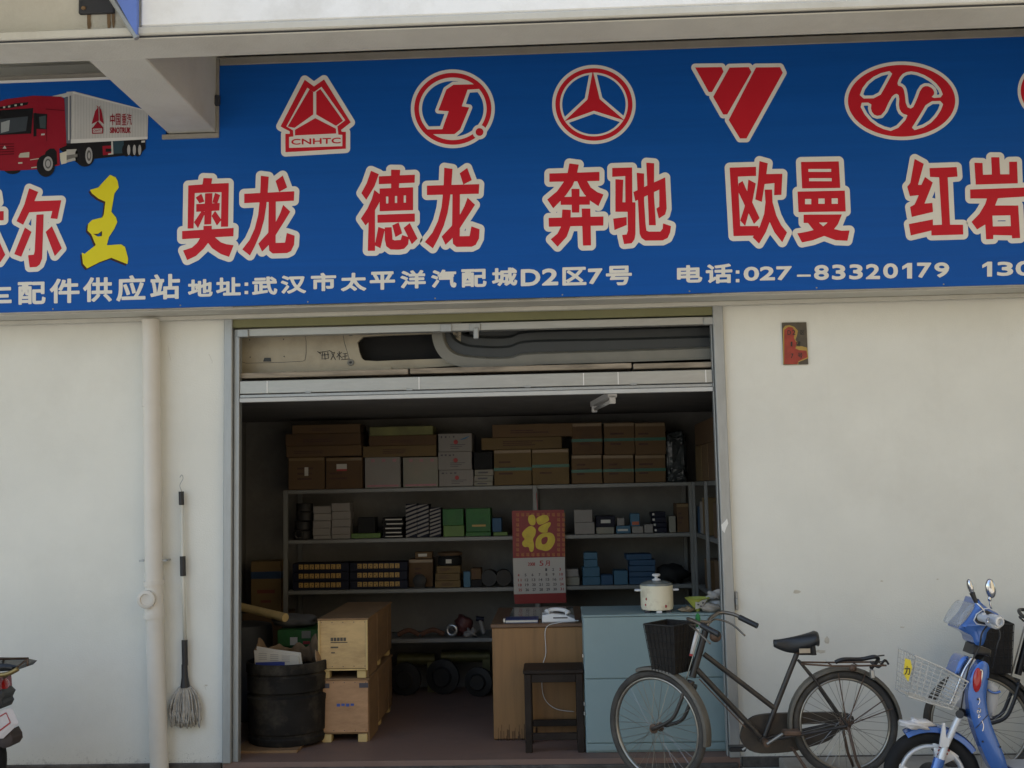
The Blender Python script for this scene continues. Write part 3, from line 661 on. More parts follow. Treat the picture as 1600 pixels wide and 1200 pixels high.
trp([(290, 795), (375, 782), (375, 790), (290, 803)], 'lamp cream', (.45, .43, .36), 2); trp([(300, 870), (380, 858), (380, 870), (300, 880)], 'lamp cream', (.45, .43, .36), 2)
trp([(415, 800), (440, 720), (480, 690), (520, 690), (545, 720), (550, 840), (400, 900)], 'black', blk, 2)
def disc(x, y, rx, ry, key, rgb, k): trp([(x + rx * math.cos(a * math.pi / 12), y + ry * math.sin(a * math.pi / 12)) for a in range(24)], key, rgb, k)
disc(440, 855, 88, 108, 'black', blk, 3); disc(462, 835, 46, 70, 'rim grey', (.33, .33, .33), 4); disc(462, 835, 30, 48, 'rim dark', (.1, .1, .1), 5); disc(462, 835, 20, 32, 'rim grey', (.33, .33, .33), 6)
disc(120, 890, 80, 46, 'black', blk, 0)
trp([(575, 640), (1400, 595), (1400, 690), (1330, 755), (1180, 760), (900, 790), (780, 850), (700, 800), (575, 700)], 'black', blk, 1)
trp([(575, 735), (640, 715), (640, 830), (590, 842), (580, 800)], 'tank pale', (.55, .54, .45), 2); trp([(640, 700), (735, 695), (748, 740), (740, 800), (640, 825)], 'tank grey', (.4, .4, .37), 2)
trp([(640, 755), (745, 740), (745, 770), (640, 800)], 'tank dark', (.15, .15, .14), 3)
disc(815, 760, 95, 105, 'black', blk, 2); disc(855, 757, 34, 80, 'rim grey', (.33, .33, .33), 4); disc(855, 757, 21, 52, 'rim dark', (.1, .1, .1), 5); disc(857, 757, 12, 30, 'rim grey', (.33, .33, .33), 6)
trp([(985, 665), (1075, 660), (1075, 745), (990, 755)], 'cab red', red, 2); trp([(1070, 620), (1085, 620), (1090, 745), (1040, 750), (1040, 738), (1070, 735)], 'grey white', (.47, .47, .45), 3)
trp([(1015, 690), (1075, 690), (1075, 720), (1015, 722)], 'black', blk, 3); trp([(1085, 620), (1190, 615), (1190, 735), (1085, 740)], 'teal', (.03, .06, .08), 2)
for x in (1215, 1275, 1325): disc(x, 705, 42, 62, 'black', blk, 3)
for x in (1238, 1292, 1343): disc(x, 703, 15, 50, 'rim grey', (.33, .33, .33), 5)
trp([(1360, 615), (1395, 612), (1393, 630), (1360, 633)], 'grey white', (.47, .47, .45), 3)
trp([(700, 144), (1428, 325), (1428, 335), (700, 160)], 'pale edge', (.6, .6, .58), 2)
trp([(680, 600), (1420, 575), (1418, 600), (680, 640)], 'pale edge', (.6, .6, .58), 2)
for i in range(26):
    x = 720 + i * 27.5; yt = 150 + (x - 700) * .25; trp([(x, yt + 12), (x + 5, yt + 13), (x + 5, 622 - (x - 700) * .04), (x, 622 - (x - 700) * .04)], 'rib', (.39, .39, .38), 1)
trp([(880, 455), (915, 330), (945, 290), (950, 420)], 'cab red', red, 3); trp([(955, 290), (975, 320), (1000, 455), (958, 420)], 'cab red', red, 3); trp([(890, 490), (940, 425), (990, 485)], 'cab red', red, 3)
trp([(882, 490), (992, 485), (990, 545), (885, 548)], 'cab red', red, 3); trp([(893, 500), (982, 496), (980, 535), (895, 537)], 'grey white', (.47, .47, .45), 4)
trp([(925, 272), (945, 290), (937, 296)], 'cab red', red, 3); trp([(968, 275), (950, 292), (958, 298)], 'cab red', red, 3)
for ch, x in (('中', 1060), ('国', 1115), ('重', 1172), ('汽', 1222)):
    obj('print', print_mesh('print', [text_shape(ch, x * .1625, 120 + 355 * .1625, (x + 42) * .1625, 120 + 465 * .1625)], .15, S(3), .2), MATS['print cab red'], tp)
obj('print', print_mesh('print', [text_shape('SINOTRUK', 1058 * .1625, 120 + 488 * .1625, 1255 * .1625, 120 + 540 * .1625)], .3, S(3), .2), MATS['print cab red'], tp)
obj('print', print_mesh('print', [text_shape('CNHTC', 900 * .1625, 120 + 506 * .1625, 976 * .1625, 120 + 528 * .1625)], .1, S(5), .2), MATS['print cab red'], tp)

# ------------------------------------------------------------------ things on the facade
# drainpipe
yp = -.075
dp = thing('drainpipe', 'cream plastic drainpipe running down the wall left of the doorway', 'pipe', (P(250, 1190, yp).x, yp, ZB))
ax = [P(236, 470, yp), P(238, 700, yp), P(240, 860, yp), P(243, 1000, yp), P(249, 1200, yp)]
top = Vector((ax[0].x, yp, 2.69)); bot = Vector((ax[-1].x + .01, yp, ZB + .005))
obj('pipe', B().tube([top, ax[1], ax[2], ax[3], ax[4], bot], .054, 20), m_pvc, dp, 40)
for y in (907, 938, 958):
    c = P(240.5, y, yp); q = P(241, y + 8, yp); obj('collar', B().tube([c, c + (q - c).normalized() * (.03 if y != 938 else .2 * .5)], .062 if y != 938 else .0595, 20), m_pvc, dp, 40)
c = P(235, 935, yp); cap = obj('access_cap', B().lathe([(.045, 0), (.054, -.01), (.054, -.055), (.046, -.06), (.034, -.06), (.032, -.052), (0, -.05)], (c.x, yp - .02, c.z), (0, 1, 0), 24), m_pvc, dp, 35)
c = P(237, 620, yp); obj('collar', B().tube([c, c + Vector((0, 0, -.06))], .0575, 20), m_pvc, dp, 40)
c = P(239, 876, yp)
obj('clamp', B().torus((c.x, yp, c.z), .057, .005, (0, 0, 1), 24, 6).box(c.x - .085, c.x - .055, yp - .004, yp + .07, c.z - .005, c.z + .005).box(c.x + .055, c.x + .085, yp - .004, yp + .07, c.z - .005, c.z + .005), m_alu_grey, dp)

# mop
ym = -.035
mp_ = thing('mop', 'white handled string mop hanging upside down on a wall hook beside the doorway', 'mop', tuple(P(290, 1130, ym)))
m_pole = M('pale mop pole', (.62, .60, .52), .4, var=.05); m_string = M('mop string', (.42, .39, .34), .95, var=.3, scale=40)
def mpt(x, y): return P(x, y, ym)
obj('pole', B().tube([mpt(284, 770), mpt(286, 900), mpt(289, 1000)], .012, 12), m_pole, mp_, True)
for a, b, r0, r1 in ((768, 789, .016, .016), (869, 900, .0175, .0175), (1000, 1040, .018, .018)):
    obj('grip', B().tube([mpt(283 + (a - 760) * .022, a), mpt(283 + (b - 760) * .022, b)], r0, 12), m_black, mp_, 40)
obj('socket', B().tube([mpt(288.3, 1038), mpt(288.8, 1058), mpt(289.5, 1074)], [.018, .02, .03], 12), m_black, mp_, 40)
obj('hook', B().tube(curve_pts([mpt(284, 768), mpt(281, 758), mpt(286, 748), mpt(284, 742), mpt(281, 746)], 5), .0022, 6), m_alu_grey, mp_)
sb = B()
for i in range(270):
    a = random.uniform(0, 2 * math.pi); rr = math.sqrt(random.random()) * random.uniform(.85, 1.12); c = mpt(290, 1073)
    dx, dy = math.cos(a) * rr, math.sin(a) * rr * .6
    L = .235 - .05 * rr * random.random()
    q = [c + Vector((dx * .035, dy * .03, -.0)), c + Vector((dx * .075, dy * .05 , -.05)), c + Vector((dx * .098 + random.uniform(-.006, .006), dy * .06, -.13)), c + Vector((dx * .084 + random.uniform(-.02, .02), dy * .05, -L * random.uniform(.86, 1.06)))]
    for v in q: v.y = min(v.y, -.006)
    sb.tube(curve_pts(q, 3), random.uniform(.0026, .0042), 5)
obj('mop_head', sb, m_string, mp_, True)

# number plaque
m_plq = M('plaque dark', (.075, .06, .04), .5, var=.3, scale=20); m_plr = M('plaque red', (.30, .035, .02), .5, var=.25, scale=25); m_ply = M('plaque yellow', (.38, .24, .05), .5, var=.2)
pq = thing('number_plaque', 'small red and black street number plaque on the right wall', 'plaque', tuple(P(1243, 569, -.01)))
Q = lambda k: (lambda x, y: P(x, y, -.012 - k * .0012))
kq = C(1200, 490, 90 / 1137.)
obj('plate', B().prism([P(1222, 504, -.012), P(1260, 503.5, -.012), P(1263, 569, -.012), P(1224.5, 570, -.012)], (0, .011, 0)), m_plq, pq)
flame = [(300, 1005), (295, 300), (340, 240), (420, 225), (520, 260), (590, 340), (570, 440), (540, 520), (600, 570), (560, 640), (660, 640), (770, 670), (785, 760), (795, 880), (600, 960), (600, 1005)]
obj('flame_edge', print_mesh('flame', [kq(flame)], 0, Q(1), .25), m_ply, pq)
obj('flame', print_mesh('flame', [kq([(320, 1000), (320, 320), (400, 262), (480, 270), (540, 350), (510, 480), (570, 590), (540, 690), (620, 720), (760, 730), (780, 860), (600, 940), (580, 1000)])], 0, Q(2), .25), m_plr, pq)
def pt(t, a, b, c, d): obj('lettering', print_mesh('lettering', [text_shape(t, 1200 + a * .0792, 490 + b * .0792, 1200 + c * .0792, 490 + d * .0792)], .12, Q(3), .2), m_black, pq)
pt('D', 385, 330, 450, 420); pt('2', 480, 325, 540, 415); pt('区', 640, 325, 720, 415); pt('1', 450, 555, 480, 645); pt('排', 555, 545, 640, 645); pt('7', 450, 790, 500, 880); pt('号', 590, 775, 680, 880)

# ------------------------------------------------------------------ parts stored on the loft
zl = zr1 + .052
m_tan = M('tan painted panel', (.36, .315, .225), .5, var=.1, scale=4, dirt=(.17, .14, .095), dirt_amt=.6)
m_gpl = M('dark grey moulded plastic', (.035, .039, .04), .55, var=.12, scale=6)
m_gpl2 = M('pale grey moulded plastic', (.17, .165, .14), .55, var=.12, scale=6)
yd = .16
tp2 = thing('truck_door_panel', 'tan vehicle panel with a dark window opening lying on the loft', 'panel', (P(530, 575, yd).x, yd, zl))
kd = lambda pts: [(x, y) for x, y in pts]
win = smooth_loop([(557, 527), (600, 524), (688, 521), (708, 521), (708, 560), (640, 562), (572, 565), (563, 558)], 1)
outer = [(360, 508), (720, 494), (720, 571), (360, 592)]
def solid_print(name, shapes, y0, thick, h=1.0, sub=None):
    me = print_mesh(name, shapes, 0, lambda x, y: P(x, y, y0), h, sub); bm = bmesh.new(); bm.from_mesh(me)
    r = bmesh.ops.extrude_face_region(bm, geom=list(bm.faces)); vs = [v for v in r['geom'] if isinstance(v, bmesh.types.BMVert)]
    bmesh.ops.translate(bm, verts=vs, vec=(0, thick, 0)); bmesh.ops.recalc_face_normals(bm, faces=bm.faces); bm.to_mesh(me); bm.free(); return me
obj('skin', solid_print('skin', [poly(outer)], yd, .03, 1.0, [poly(win)]), m_tan, tp2)
rim = smooth_loop([(355, 524), (470, 520), (478, 524), (478, 561), (472, 565), (355, 568)], 1)
obj('hatch_seam', print_mesh('seam', [poly(rim)], .6, lambda x, y: P(x, y, yd - .002), .3, [poly(rim)]), m_dark, tp2)
obj('pull_tab', print_mesh('tab', [poly([(411, 565), (413, 559), (423, 559), (424, 565)])], 0, lambda x, y: P(x, y, yd - .004), .5), m_gpl, tp2)
for x, y in ((390, 531), (443, 530), (391, 558), (444, 557)):
    obj('rivet', B().ell(tuple(P(x, y, yd)), .004, .003, .004, 8, 6), m_dark, tp2)
for x, y in ((548, 520), (548, 566.5)):
    c = P(x, y, yd); obj('bolt_boss', B().lathe([(.022, 0), (.02, -.008), (.009, -.008), (.008, 0)], tuple(c), (0, 1, 0), 16), m_gpl2, tp2, 40)
    obj('bolt', B().lathe([(.008, 0), (.007, -.012)], tuple(c), (0, 1, 0), 10), m_dark, tp2)
for x, y in ((587.5, 519.5), (616.5, 520)): obj('hole', B().lathe([(.0065, 0), (.006, -.002)], tuple(P(x, y, yd)), (0, 1, 0), 10), m_dark, tp2)
obj('seam', B().tube([P(535, 516, yd), P(538, 535, yd), P(546, 562, yd)], .0016, 5), m_gpl, tp2)
obj('lower_flange', B().prism([P(372, 584, yd - .03), P(480, 580, yd - .03), P(610, 573, yd - .03), P(612, 577, yd - .03), P(372, 592, yd - .03)], (0, .028, 0)), m_tan, tp2)
strokes = [[(498, 551), (515, 548), (522, 552)], [(504, 549), (503, 561), (513, 560), (512, 550)], [(502, 555), (514, 554)], [(507, 551), (508, 562)], [(496, 549), (501, 553)], [(518, 551), (524, 562)], [(523, 550), (517, 562)], [(526, 558), (534, 550)], [(527, 552), (535, 560)], [(530, 549), (530, 562)], [(536, 553), (542, 552)], [(539, 552), (539, 561)], [(535, 557), (543, 556)], [(533, 562), (546, 561)]]
sk = B()
for st in strokes: sk.tube([P(480 + (x - 498) * 1.0 + 18, y, yd - .003) for x, y in st], .0022, 5)
obj('marker_writing', sk, m_black, tp2)
obj('shade_board', B().box(P(545, 540, .25).x, P(720, 540, .25).x, .25, .27, zl, zl + .4), M('loft shadow board', (.008, .008, .008), .9), tp2)  # black sheet standing in for the loft's shade behind the window opening
def bumper(name, lab, path, h, y0, dep, mat, lift):
    """moulded strip: swept along a path in the facade plane, lipped section"""
    p = curve_pts([P(x, y, y0) for x, y in path], 5); b = B(); n = len(p)
    prof = [(0, 0), (0, h * .8), (.02, h), (dep, h), (dep, h - .012), (.03, h - .012), (.012, h * .7), (.012, 0)]
    rings = []
    for i in range(n):
        t = (p[min(i + 1, n - 1)] - p[max(i - 1, 0)]).normalized(); up = Vector((-t.z, 0, t.x))
        rings.append([b.bm.verts.new(p[i] + Vector((0, d, 0)) + up * (u - h)) for d, u in prof])
    m_ = len(prof)
    for A, Bq in zip(rings, rings[1:]):
        for k in range(m_): b.bm.faces.new((A[k], A[(k + 1) % m_], Bq[(k + 1) % m_], Bq[k]))
    b.bm.faces.new(rings[0]); b.bm.faces.new(rings[-1])
    return one(name, b, mat, lab, 'bumper', 'moulded bumpers on the loft', 40)
bumper('bumper', 'pale grey curved bumper, lowest of the stack on the loft', [(694, 516), (697, 532), (705, 545), (722, 553), (765, 557), (798, 556), (828, 550), (960, 546), (1126, 540)], .082, .10, .3, m_gpl2, 0)
bumper('bumper', 'dark grey curved bumper, second from the bottom of the loft stack', [(704, 514), (712, 528), (730, 537), (765, 540), (796, 539), (828, 531), (960, 528), (1126, 523)], .085, .13, .3, m_gpl, 0)
bumper('bumper', 'dark grey curved bumper, third from the bottom of the loft stack', [(716, 514), (730, 522), (765, 525), (796, 524), (828, 516), (960, 512), (1126, 507)], .085, .16, .3, m_gpl, 0)
bumper('bumper', 'dark bumper topmost on the loft stack under the door frame rail', [(735, 509), (765, 512), (796, 511), (828, 504), (960, 500), (1126, 495)], .085, .2, .3, m_gpl, 0)

# ceiling lamp
zc_ = zr0 + .03
A_, B_ = Pz(957, 626, zc_ - .055), Pz(929, 640, zc_ - .055)
dv = Vector((B_.x - A_.x, B_.y - A_.y, 0))
lf = thing('ceiling_light', 'white unlit tube light fitting under the shop ceiling', 'light', ((A_.x + B_.x) / 2, (A_.y + B_.y) / 2, zc_ - .06))
nv = Vector((-dv.y, dv.x, 0)).normalized()
bdy = B(); f = [A_ + nv * .03, B_ + nv * .03, B_ - nv * .03, A_ - nv * .03]
for v in f: v.z = zc_ - .034
obj('housing', bdy.prism(f, (0, 0, .034)), m_white, lf)
m_tube = M('lamp tube', (.6, .6, .57), .3, var=.03)
obj('tube', B().tube([A_ + dv * .06 + Vector((0, 0, 0)), B_ - dv * .06], .012, 10), m_tube, lf, True)
for e in (A_, B_): obj('end_cap', B().box(e.x - .02, e.x + .02, e.y - .02, e.y + .02, zc_ - .075, zc_ - .03, .005), m_white, lf)

# ------------------------------------------------------------------ storage racks
m_rack = M('rack steel', (.18, .18, .17), .5, .2, var=.1, scale=5, dirt=(.14, .13, .12), dirt_amt=.5)
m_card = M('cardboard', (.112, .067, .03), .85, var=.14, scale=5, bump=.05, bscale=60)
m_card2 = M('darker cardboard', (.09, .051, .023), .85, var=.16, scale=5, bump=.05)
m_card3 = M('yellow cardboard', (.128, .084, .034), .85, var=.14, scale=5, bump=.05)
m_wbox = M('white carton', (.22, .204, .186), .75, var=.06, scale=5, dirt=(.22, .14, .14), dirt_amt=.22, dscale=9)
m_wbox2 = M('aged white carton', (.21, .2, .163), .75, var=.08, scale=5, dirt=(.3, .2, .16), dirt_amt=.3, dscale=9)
m_tape = M('green tape', (.01, .09, .055), .4, var=.1)
m_tblue = M('blue tape', (.014, .035, .085), .4, var=.1)
m_green = M('green carton', (.017, .10, .02), .6, var=.25, scale=14, dirt=(.06, .13, .02), dirt_amt=.4, dscale=8)
m_lime = M('lime carton', (.08, .15, .025), .55, var=.15)
m_navy = M('navy carton', (.009, .010, .02), .5, var=.2, spec=.15)
m_blue = M('blue carton', (.035, .105, .165), .6, var=.1)
m_dblue = M('deep blue carton', (.014, .055, .115), .6, var=.12)
m_gold = M('gold print', (.36, .22, .05), .5, var=.15)
m_rubber = M('dark rubber', (.014, .014, .0145), .75, var=.25, scale=9, spec=.2)
m_dmetal = M('dark oily metal', (.018, .0165, .015), .6, .2, var=.3, scale=12)
m_steel = M('bright steel', (.5, .5, .48), .28, .9, var=.08)
m_redp = M('red print', (.32, .03, .03), .6, var=.1)
m_ink = M('printed ink', (.075, .066, .075), .7, var=.1)
m_label = M('paper label', (.5, .48, .43), .7, var=.05)
m_orange = M('orange tool', (.35, .07, .02), .5, var=.1)

YR = 1.90
zA, zBs, zCs, zD = (P(640, y, YR).z for y in (761.5, 840, 919.5, 998))
rk = thing('storage_rack', 'grey steel storage rack along the rear wall full of boxed parts', 'rack', (P(760, 900, YR).x, 2.1, 0))
xa, xb = P(447, 850, YR).x, P(1082, 850, YR).x
xm = P(836, 780, YR).x
for z in (zA, zBs, zCs, zD): obj('shelf', B().box(xa, xb, YR, 2.36, z - .034, z - .002, .004), m_rack, rk)
for x in (xa, xm, xb):
    obj('post', B().box(x - .018, x + .018, YR - .022, YR - .001, 0, zA - .003 if x != xa else zA - .003, .003), m_rack, rk)
    obj('post', B().box(x - .018, x + .018, 2.362, 2.384, 0, zA - .003, .003), m_rack, rk)
rk2 = thing('storage_rack', 'grey steel side rack standing along the right wall just inside', 'rack', (1.28, 1.1, 0))
XS = 1.07
for z in (zA, zBs, zCs, zD): obj('shelf', B().box(XS, 1.52, .45, 1.84, z - .034, z - .002, .004), m_rack, rk2)
for y in (.45, 1.12, 1.82):
    obj('post', B().box(XS - .024, XS - .001, y - .018, y + .018, 0, zA - .003, .003), m_rack, rk2)

# ------------------------------------------------------------------ boxes on the racks
STK = {}
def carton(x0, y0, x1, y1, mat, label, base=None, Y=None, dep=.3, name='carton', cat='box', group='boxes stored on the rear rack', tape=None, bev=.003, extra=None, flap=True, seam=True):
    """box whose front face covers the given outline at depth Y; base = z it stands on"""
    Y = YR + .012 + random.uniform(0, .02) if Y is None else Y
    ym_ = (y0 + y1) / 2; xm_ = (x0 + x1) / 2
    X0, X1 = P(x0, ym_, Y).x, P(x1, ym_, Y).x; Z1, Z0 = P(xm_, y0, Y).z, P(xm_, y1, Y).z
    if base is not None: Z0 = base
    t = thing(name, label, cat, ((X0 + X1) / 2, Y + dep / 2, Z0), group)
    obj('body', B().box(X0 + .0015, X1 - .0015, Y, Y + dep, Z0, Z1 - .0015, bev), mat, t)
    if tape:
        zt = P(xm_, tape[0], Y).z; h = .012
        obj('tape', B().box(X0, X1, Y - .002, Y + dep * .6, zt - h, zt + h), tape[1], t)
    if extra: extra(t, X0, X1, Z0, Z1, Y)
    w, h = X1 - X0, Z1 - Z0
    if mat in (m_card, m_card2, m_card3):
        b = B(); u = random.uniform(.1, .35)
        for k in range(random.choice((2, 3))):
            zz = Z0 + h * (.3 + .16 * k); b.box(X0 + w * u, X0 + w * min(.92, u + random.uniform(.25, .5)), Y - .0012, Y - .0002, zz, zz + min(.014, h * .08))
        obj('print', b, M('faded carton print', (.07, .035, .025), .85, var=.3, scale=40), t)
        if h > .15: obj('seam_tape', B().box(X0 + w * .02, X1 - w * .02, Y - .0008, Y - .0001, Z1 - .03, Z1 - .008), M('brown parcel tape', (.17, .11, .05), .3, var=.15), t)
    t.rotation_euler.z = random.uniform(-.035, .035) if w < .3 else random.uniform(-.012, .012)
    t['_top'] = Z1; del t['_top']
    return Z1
def lab(u0, v0, u1, v1, mat=None, nm='label'):
    def f(t, X0, X1, Z0, Z1, Y):
        obj(nm, B().box(X0 + (X1 - X0) * u0, X0 + (X1 - X0) * u1, Y - .0022, Y - .0003, Z0 + (Z1 - Z0) * v0, Z0 + (Z1 - Z0) * v1), mat or m_label, t)
    return f
def many(*fs): return lambda *a: [f(*a) for f in fs]
def white_print(t, X0, X1, Z0, Z1, Y):
    w, h = X1 - X0, Z1 - Z0; b = B()
    for k in range(4): b.box(X0 + w * (.08 + .12 * k), X0 + w * (.11 + .12 * k + random.uniform(0, .04)), Y - .0015, Y - .0003, Z1 - h * random.uniform(.22, .28), Z1 - h * random.uniform(.13, .17))
    for k in range(3): b.box(X0 + w * .36, X0 + w * (.8 - .1 * k), Y - .0015, Y - .0003, Z0 + h * (.36 - .1 * k), Z0 + h * (.39 - .1 * k))
    obj('print', b, m_ink, t)
    obj('print', B().lathe([(min(w, h) * .13, 0), (min(w, h) * .12, -.001)], (X0 + w * .52, Y - .0004, Z0 + h * .52), (0, 1, 0), 7), m_redp, t)
def pink_print(t, X0, X1, Z0, Z1, Y):
    w, h = X1 - X0, Z1 - Z0; b = B()
    for u in (.18, .48, .78): b.box(X0 + w * u, X0 + w * (u + .1), Y - .0015, Y - .0003, Z1 - h * .16, Z1 - h * .07)
    b.box(X0 + w * .06, X0 + w * .94, Y - .0015, Y - .0003, Z0 + h * .04, Z0 + h * .1)
    obj('print', b, M('faded pink print', (.34, .16, .18), .7, var=.2, scale=30), t)

G1 = 'cartons on the top shelf'
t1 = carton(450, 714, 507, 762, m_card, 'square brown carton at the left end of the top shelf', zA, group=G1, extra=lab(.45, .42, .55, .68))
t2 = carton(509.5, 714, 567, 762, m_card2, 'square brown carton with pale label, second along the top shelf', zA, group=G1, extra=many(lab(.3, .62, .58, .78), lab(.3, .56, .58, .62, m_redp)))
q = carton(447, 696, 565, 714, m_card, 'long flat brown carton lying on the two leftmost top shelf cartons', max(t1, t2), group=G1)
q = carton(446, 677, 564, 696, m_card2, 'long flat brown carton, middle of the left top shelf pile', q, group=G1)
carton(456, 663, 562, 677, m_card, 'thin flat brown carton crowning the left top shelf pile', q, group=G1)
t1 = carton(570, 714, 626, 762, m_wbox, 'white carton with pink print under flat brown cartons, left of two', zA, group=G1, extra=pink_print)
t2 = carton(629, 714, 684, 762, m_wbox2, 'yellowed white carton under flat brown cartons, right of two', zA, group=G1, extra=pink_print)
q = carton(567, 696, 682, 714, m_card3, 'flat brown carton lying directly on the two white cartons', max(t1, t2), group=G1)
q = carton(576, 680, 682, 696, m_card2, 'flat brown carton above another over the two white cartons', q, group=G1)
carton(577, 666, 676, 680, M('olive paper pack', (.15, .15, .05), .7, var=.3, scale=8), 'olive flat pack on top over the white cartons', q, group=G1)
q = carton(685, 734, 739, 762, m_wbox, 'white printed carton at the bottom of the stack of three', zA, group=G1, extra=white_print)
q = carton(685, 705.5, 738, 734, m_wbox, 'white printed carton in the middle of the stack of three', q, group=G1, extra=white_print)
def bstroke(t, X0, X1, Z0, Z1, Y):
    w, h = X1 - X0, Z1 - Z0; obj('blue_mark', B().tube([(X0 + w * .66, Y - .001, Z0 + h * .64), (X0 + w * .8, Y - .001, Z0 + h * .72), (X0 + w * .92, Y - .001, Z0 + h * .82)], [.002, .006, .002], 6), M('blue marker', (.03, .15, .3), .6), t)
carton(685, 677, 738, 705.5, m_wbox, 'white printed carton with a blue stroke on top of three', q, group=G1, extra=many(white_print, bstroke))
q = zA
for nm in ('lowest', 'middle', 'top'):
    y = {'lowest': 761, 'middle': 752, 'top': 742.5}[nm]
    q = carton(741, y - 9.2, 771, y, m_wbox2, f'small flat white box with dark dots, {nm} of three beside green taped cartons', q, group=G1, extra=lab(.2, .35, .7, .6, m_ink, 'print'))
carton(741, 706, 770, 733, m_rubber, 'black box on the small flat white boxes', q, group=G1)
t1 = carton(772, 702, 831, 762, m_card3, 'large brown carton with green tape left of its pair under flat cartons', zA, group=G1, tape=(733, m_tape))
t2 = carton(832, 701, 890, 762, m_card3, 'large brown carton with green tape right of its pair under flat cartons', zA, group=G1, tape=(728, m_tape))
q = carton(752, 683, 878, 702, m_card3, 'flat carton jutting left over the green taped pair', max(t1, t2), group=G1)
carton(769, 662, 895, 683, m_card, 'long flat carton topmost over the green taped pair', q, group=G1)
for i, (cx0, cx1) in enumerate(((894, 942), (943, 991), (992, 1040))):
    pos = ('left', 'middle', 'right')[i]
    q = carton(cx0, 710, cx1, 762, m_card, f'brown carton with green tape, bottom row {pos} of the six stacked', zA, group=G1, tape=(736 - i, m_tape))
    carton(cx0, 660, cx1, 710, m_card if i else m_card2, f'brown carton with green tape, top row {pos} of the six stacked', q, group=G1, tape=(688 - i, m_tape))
# shiny wrapped stuff
def lumpy(name, label, cat, c, rx, ry, rz, mat, group=None, seed=1, amp=.18, n=22, m=14, smooth=True, base=None):
    rnd = random.Random(seed); ph = [(rnd.uniform(1.5, 5), rnd.uniform(1.5, 5), rnd.uniform(0, 6)) for _ in range(6)]
    b = B().ell((0, 0, 0), 1, 1, 1, n, m)
    for v in b.bm.verts:
        d = v.co.normalized(); k = 1 + amp * sum(math.sin(p * d.x * 2 + q_ * d.z * 2 + r) for p, q_, r in ph) / 3
        v.co = Vector((d.x * rx * k, d.y * ry * k, max(d.z * rz * k, -rz * .9)))
    zmin = min(v.co.z for v in b.bm.verts)
    off = Vector(c); 
    if base is not None: off.z = base - zmin
    for v in b.bm.verts: v.co += off
    return one(name, b, mat, label, cat, group, smooth)
m_film = M('shiny plastic film', (.035, .04, .042), .16, var=.5, scale=14, bump=.9, bscale=22)
def crumple(name, label, cat, x0, x1, y0, y1, z0, z1, mat, amp=.02, freq=9, n=22, seed=0, sq=.35, group=None):
    b = B().ell((0, 0, 0), 1, 1, 1, n * 2, n); cx, cy, cz_ = (x0 + x1) / 2, (y0 + y1) / 2, (z0 + z1) / 2; hx, hy, hz = (x1 - x0) / 2, (y1 - y0) / 2, (z1 - z0) / 2
    for v in b.bm.verts:
        d = v.co.normalized(); q = Vector([math.copysign(abs(k) ** sq, k) for k in d]); p_ = Vector((q.x * hx, q.y * hy, q.z * hz))
        p_ += d * noise.noise(p_ * freq + Vector((seed, 0, 0))) * amp + d * abs(noise.noise(p_ * freq * 2.6 + Vector((0, seed, 0)))) * amp * .8
        v.co = Vector((cx, cy, cz_)) + p_; v.co.z = max(v.co.z, z0)
    return one(name, b, mat, label, cat, group)
a_, b_ = P(1043, 716, YR + .03), P(1072, 716, YR + .03); zz_ = P(1057, 676, YR + .03).z
crumple('plastic_bag', 'crinkled clear plastic bag of dark parts at the right end of top shelf', 'bag', a_.x, b_.x, YR + .03, YR + .25, zA, zz_, m_film, .03, 12, 26, 3)
# right rack top boxes
def sidebox(y0, y1, z0, z1, mat, label, x=XS + .01, w=.36, group='boxes on the side rack', name='carton'):
    return one(name, B().box(x, x + w, y0, y1, z0, z1, .003), mat, label, 'box', group)
zt = P(1100, 652, 1.0).z
hh = (zt - zA)
sidebox(.5, 1.1, zA, zA + hh * .6, m_card2, 'brown carton on the side rack top shelf nearest the doorway')
sidebox(1.12, 1.44, zA, zA + hh * .6, m_card, 'brown carton standing upright in the middle of the side rack top')
sidebox(1.46, 1.8, zA, zA + hh * .6, m_card3, 'brown carton at the inner end of the side rack top shelf')
sidebox(.75, 1.78, zA + hh * .6 + .002, zA + hh * .98, m_card2, 'long brown carton lying on top of the side rack cartons')
sidebox(1.25, 1.5, zBs, zBs + .27, m_card3, 'tall yellowish carton on the second level of the side rack')
sidebox(1.52, 1.66, zBs, zBs + .24, m_wbox, 'white printed box on the second level of the side rack')
sidebox(1.68, 1.8, zBs, zBs + .2, m_dblue, 'blue box at the inner end of the side rack second level')
sidebox(.6, .95, zBs, zBs + .24, m_card2, 'dark brown carton on the side rack second level near the doorway')
sidebox(1.2, 1.5, zCs, zCs + .22, m_card, 'brown carton on the third level of the side rack')
sidebox(.6, 1.0, zCs, zCs + .24, m_card2, 'wide brown carton on the third level of the side rack')
sidebox(1.3, 1.75, zD, zD + .26, m_navy, 'dark carton on the lowest level of the side rack')

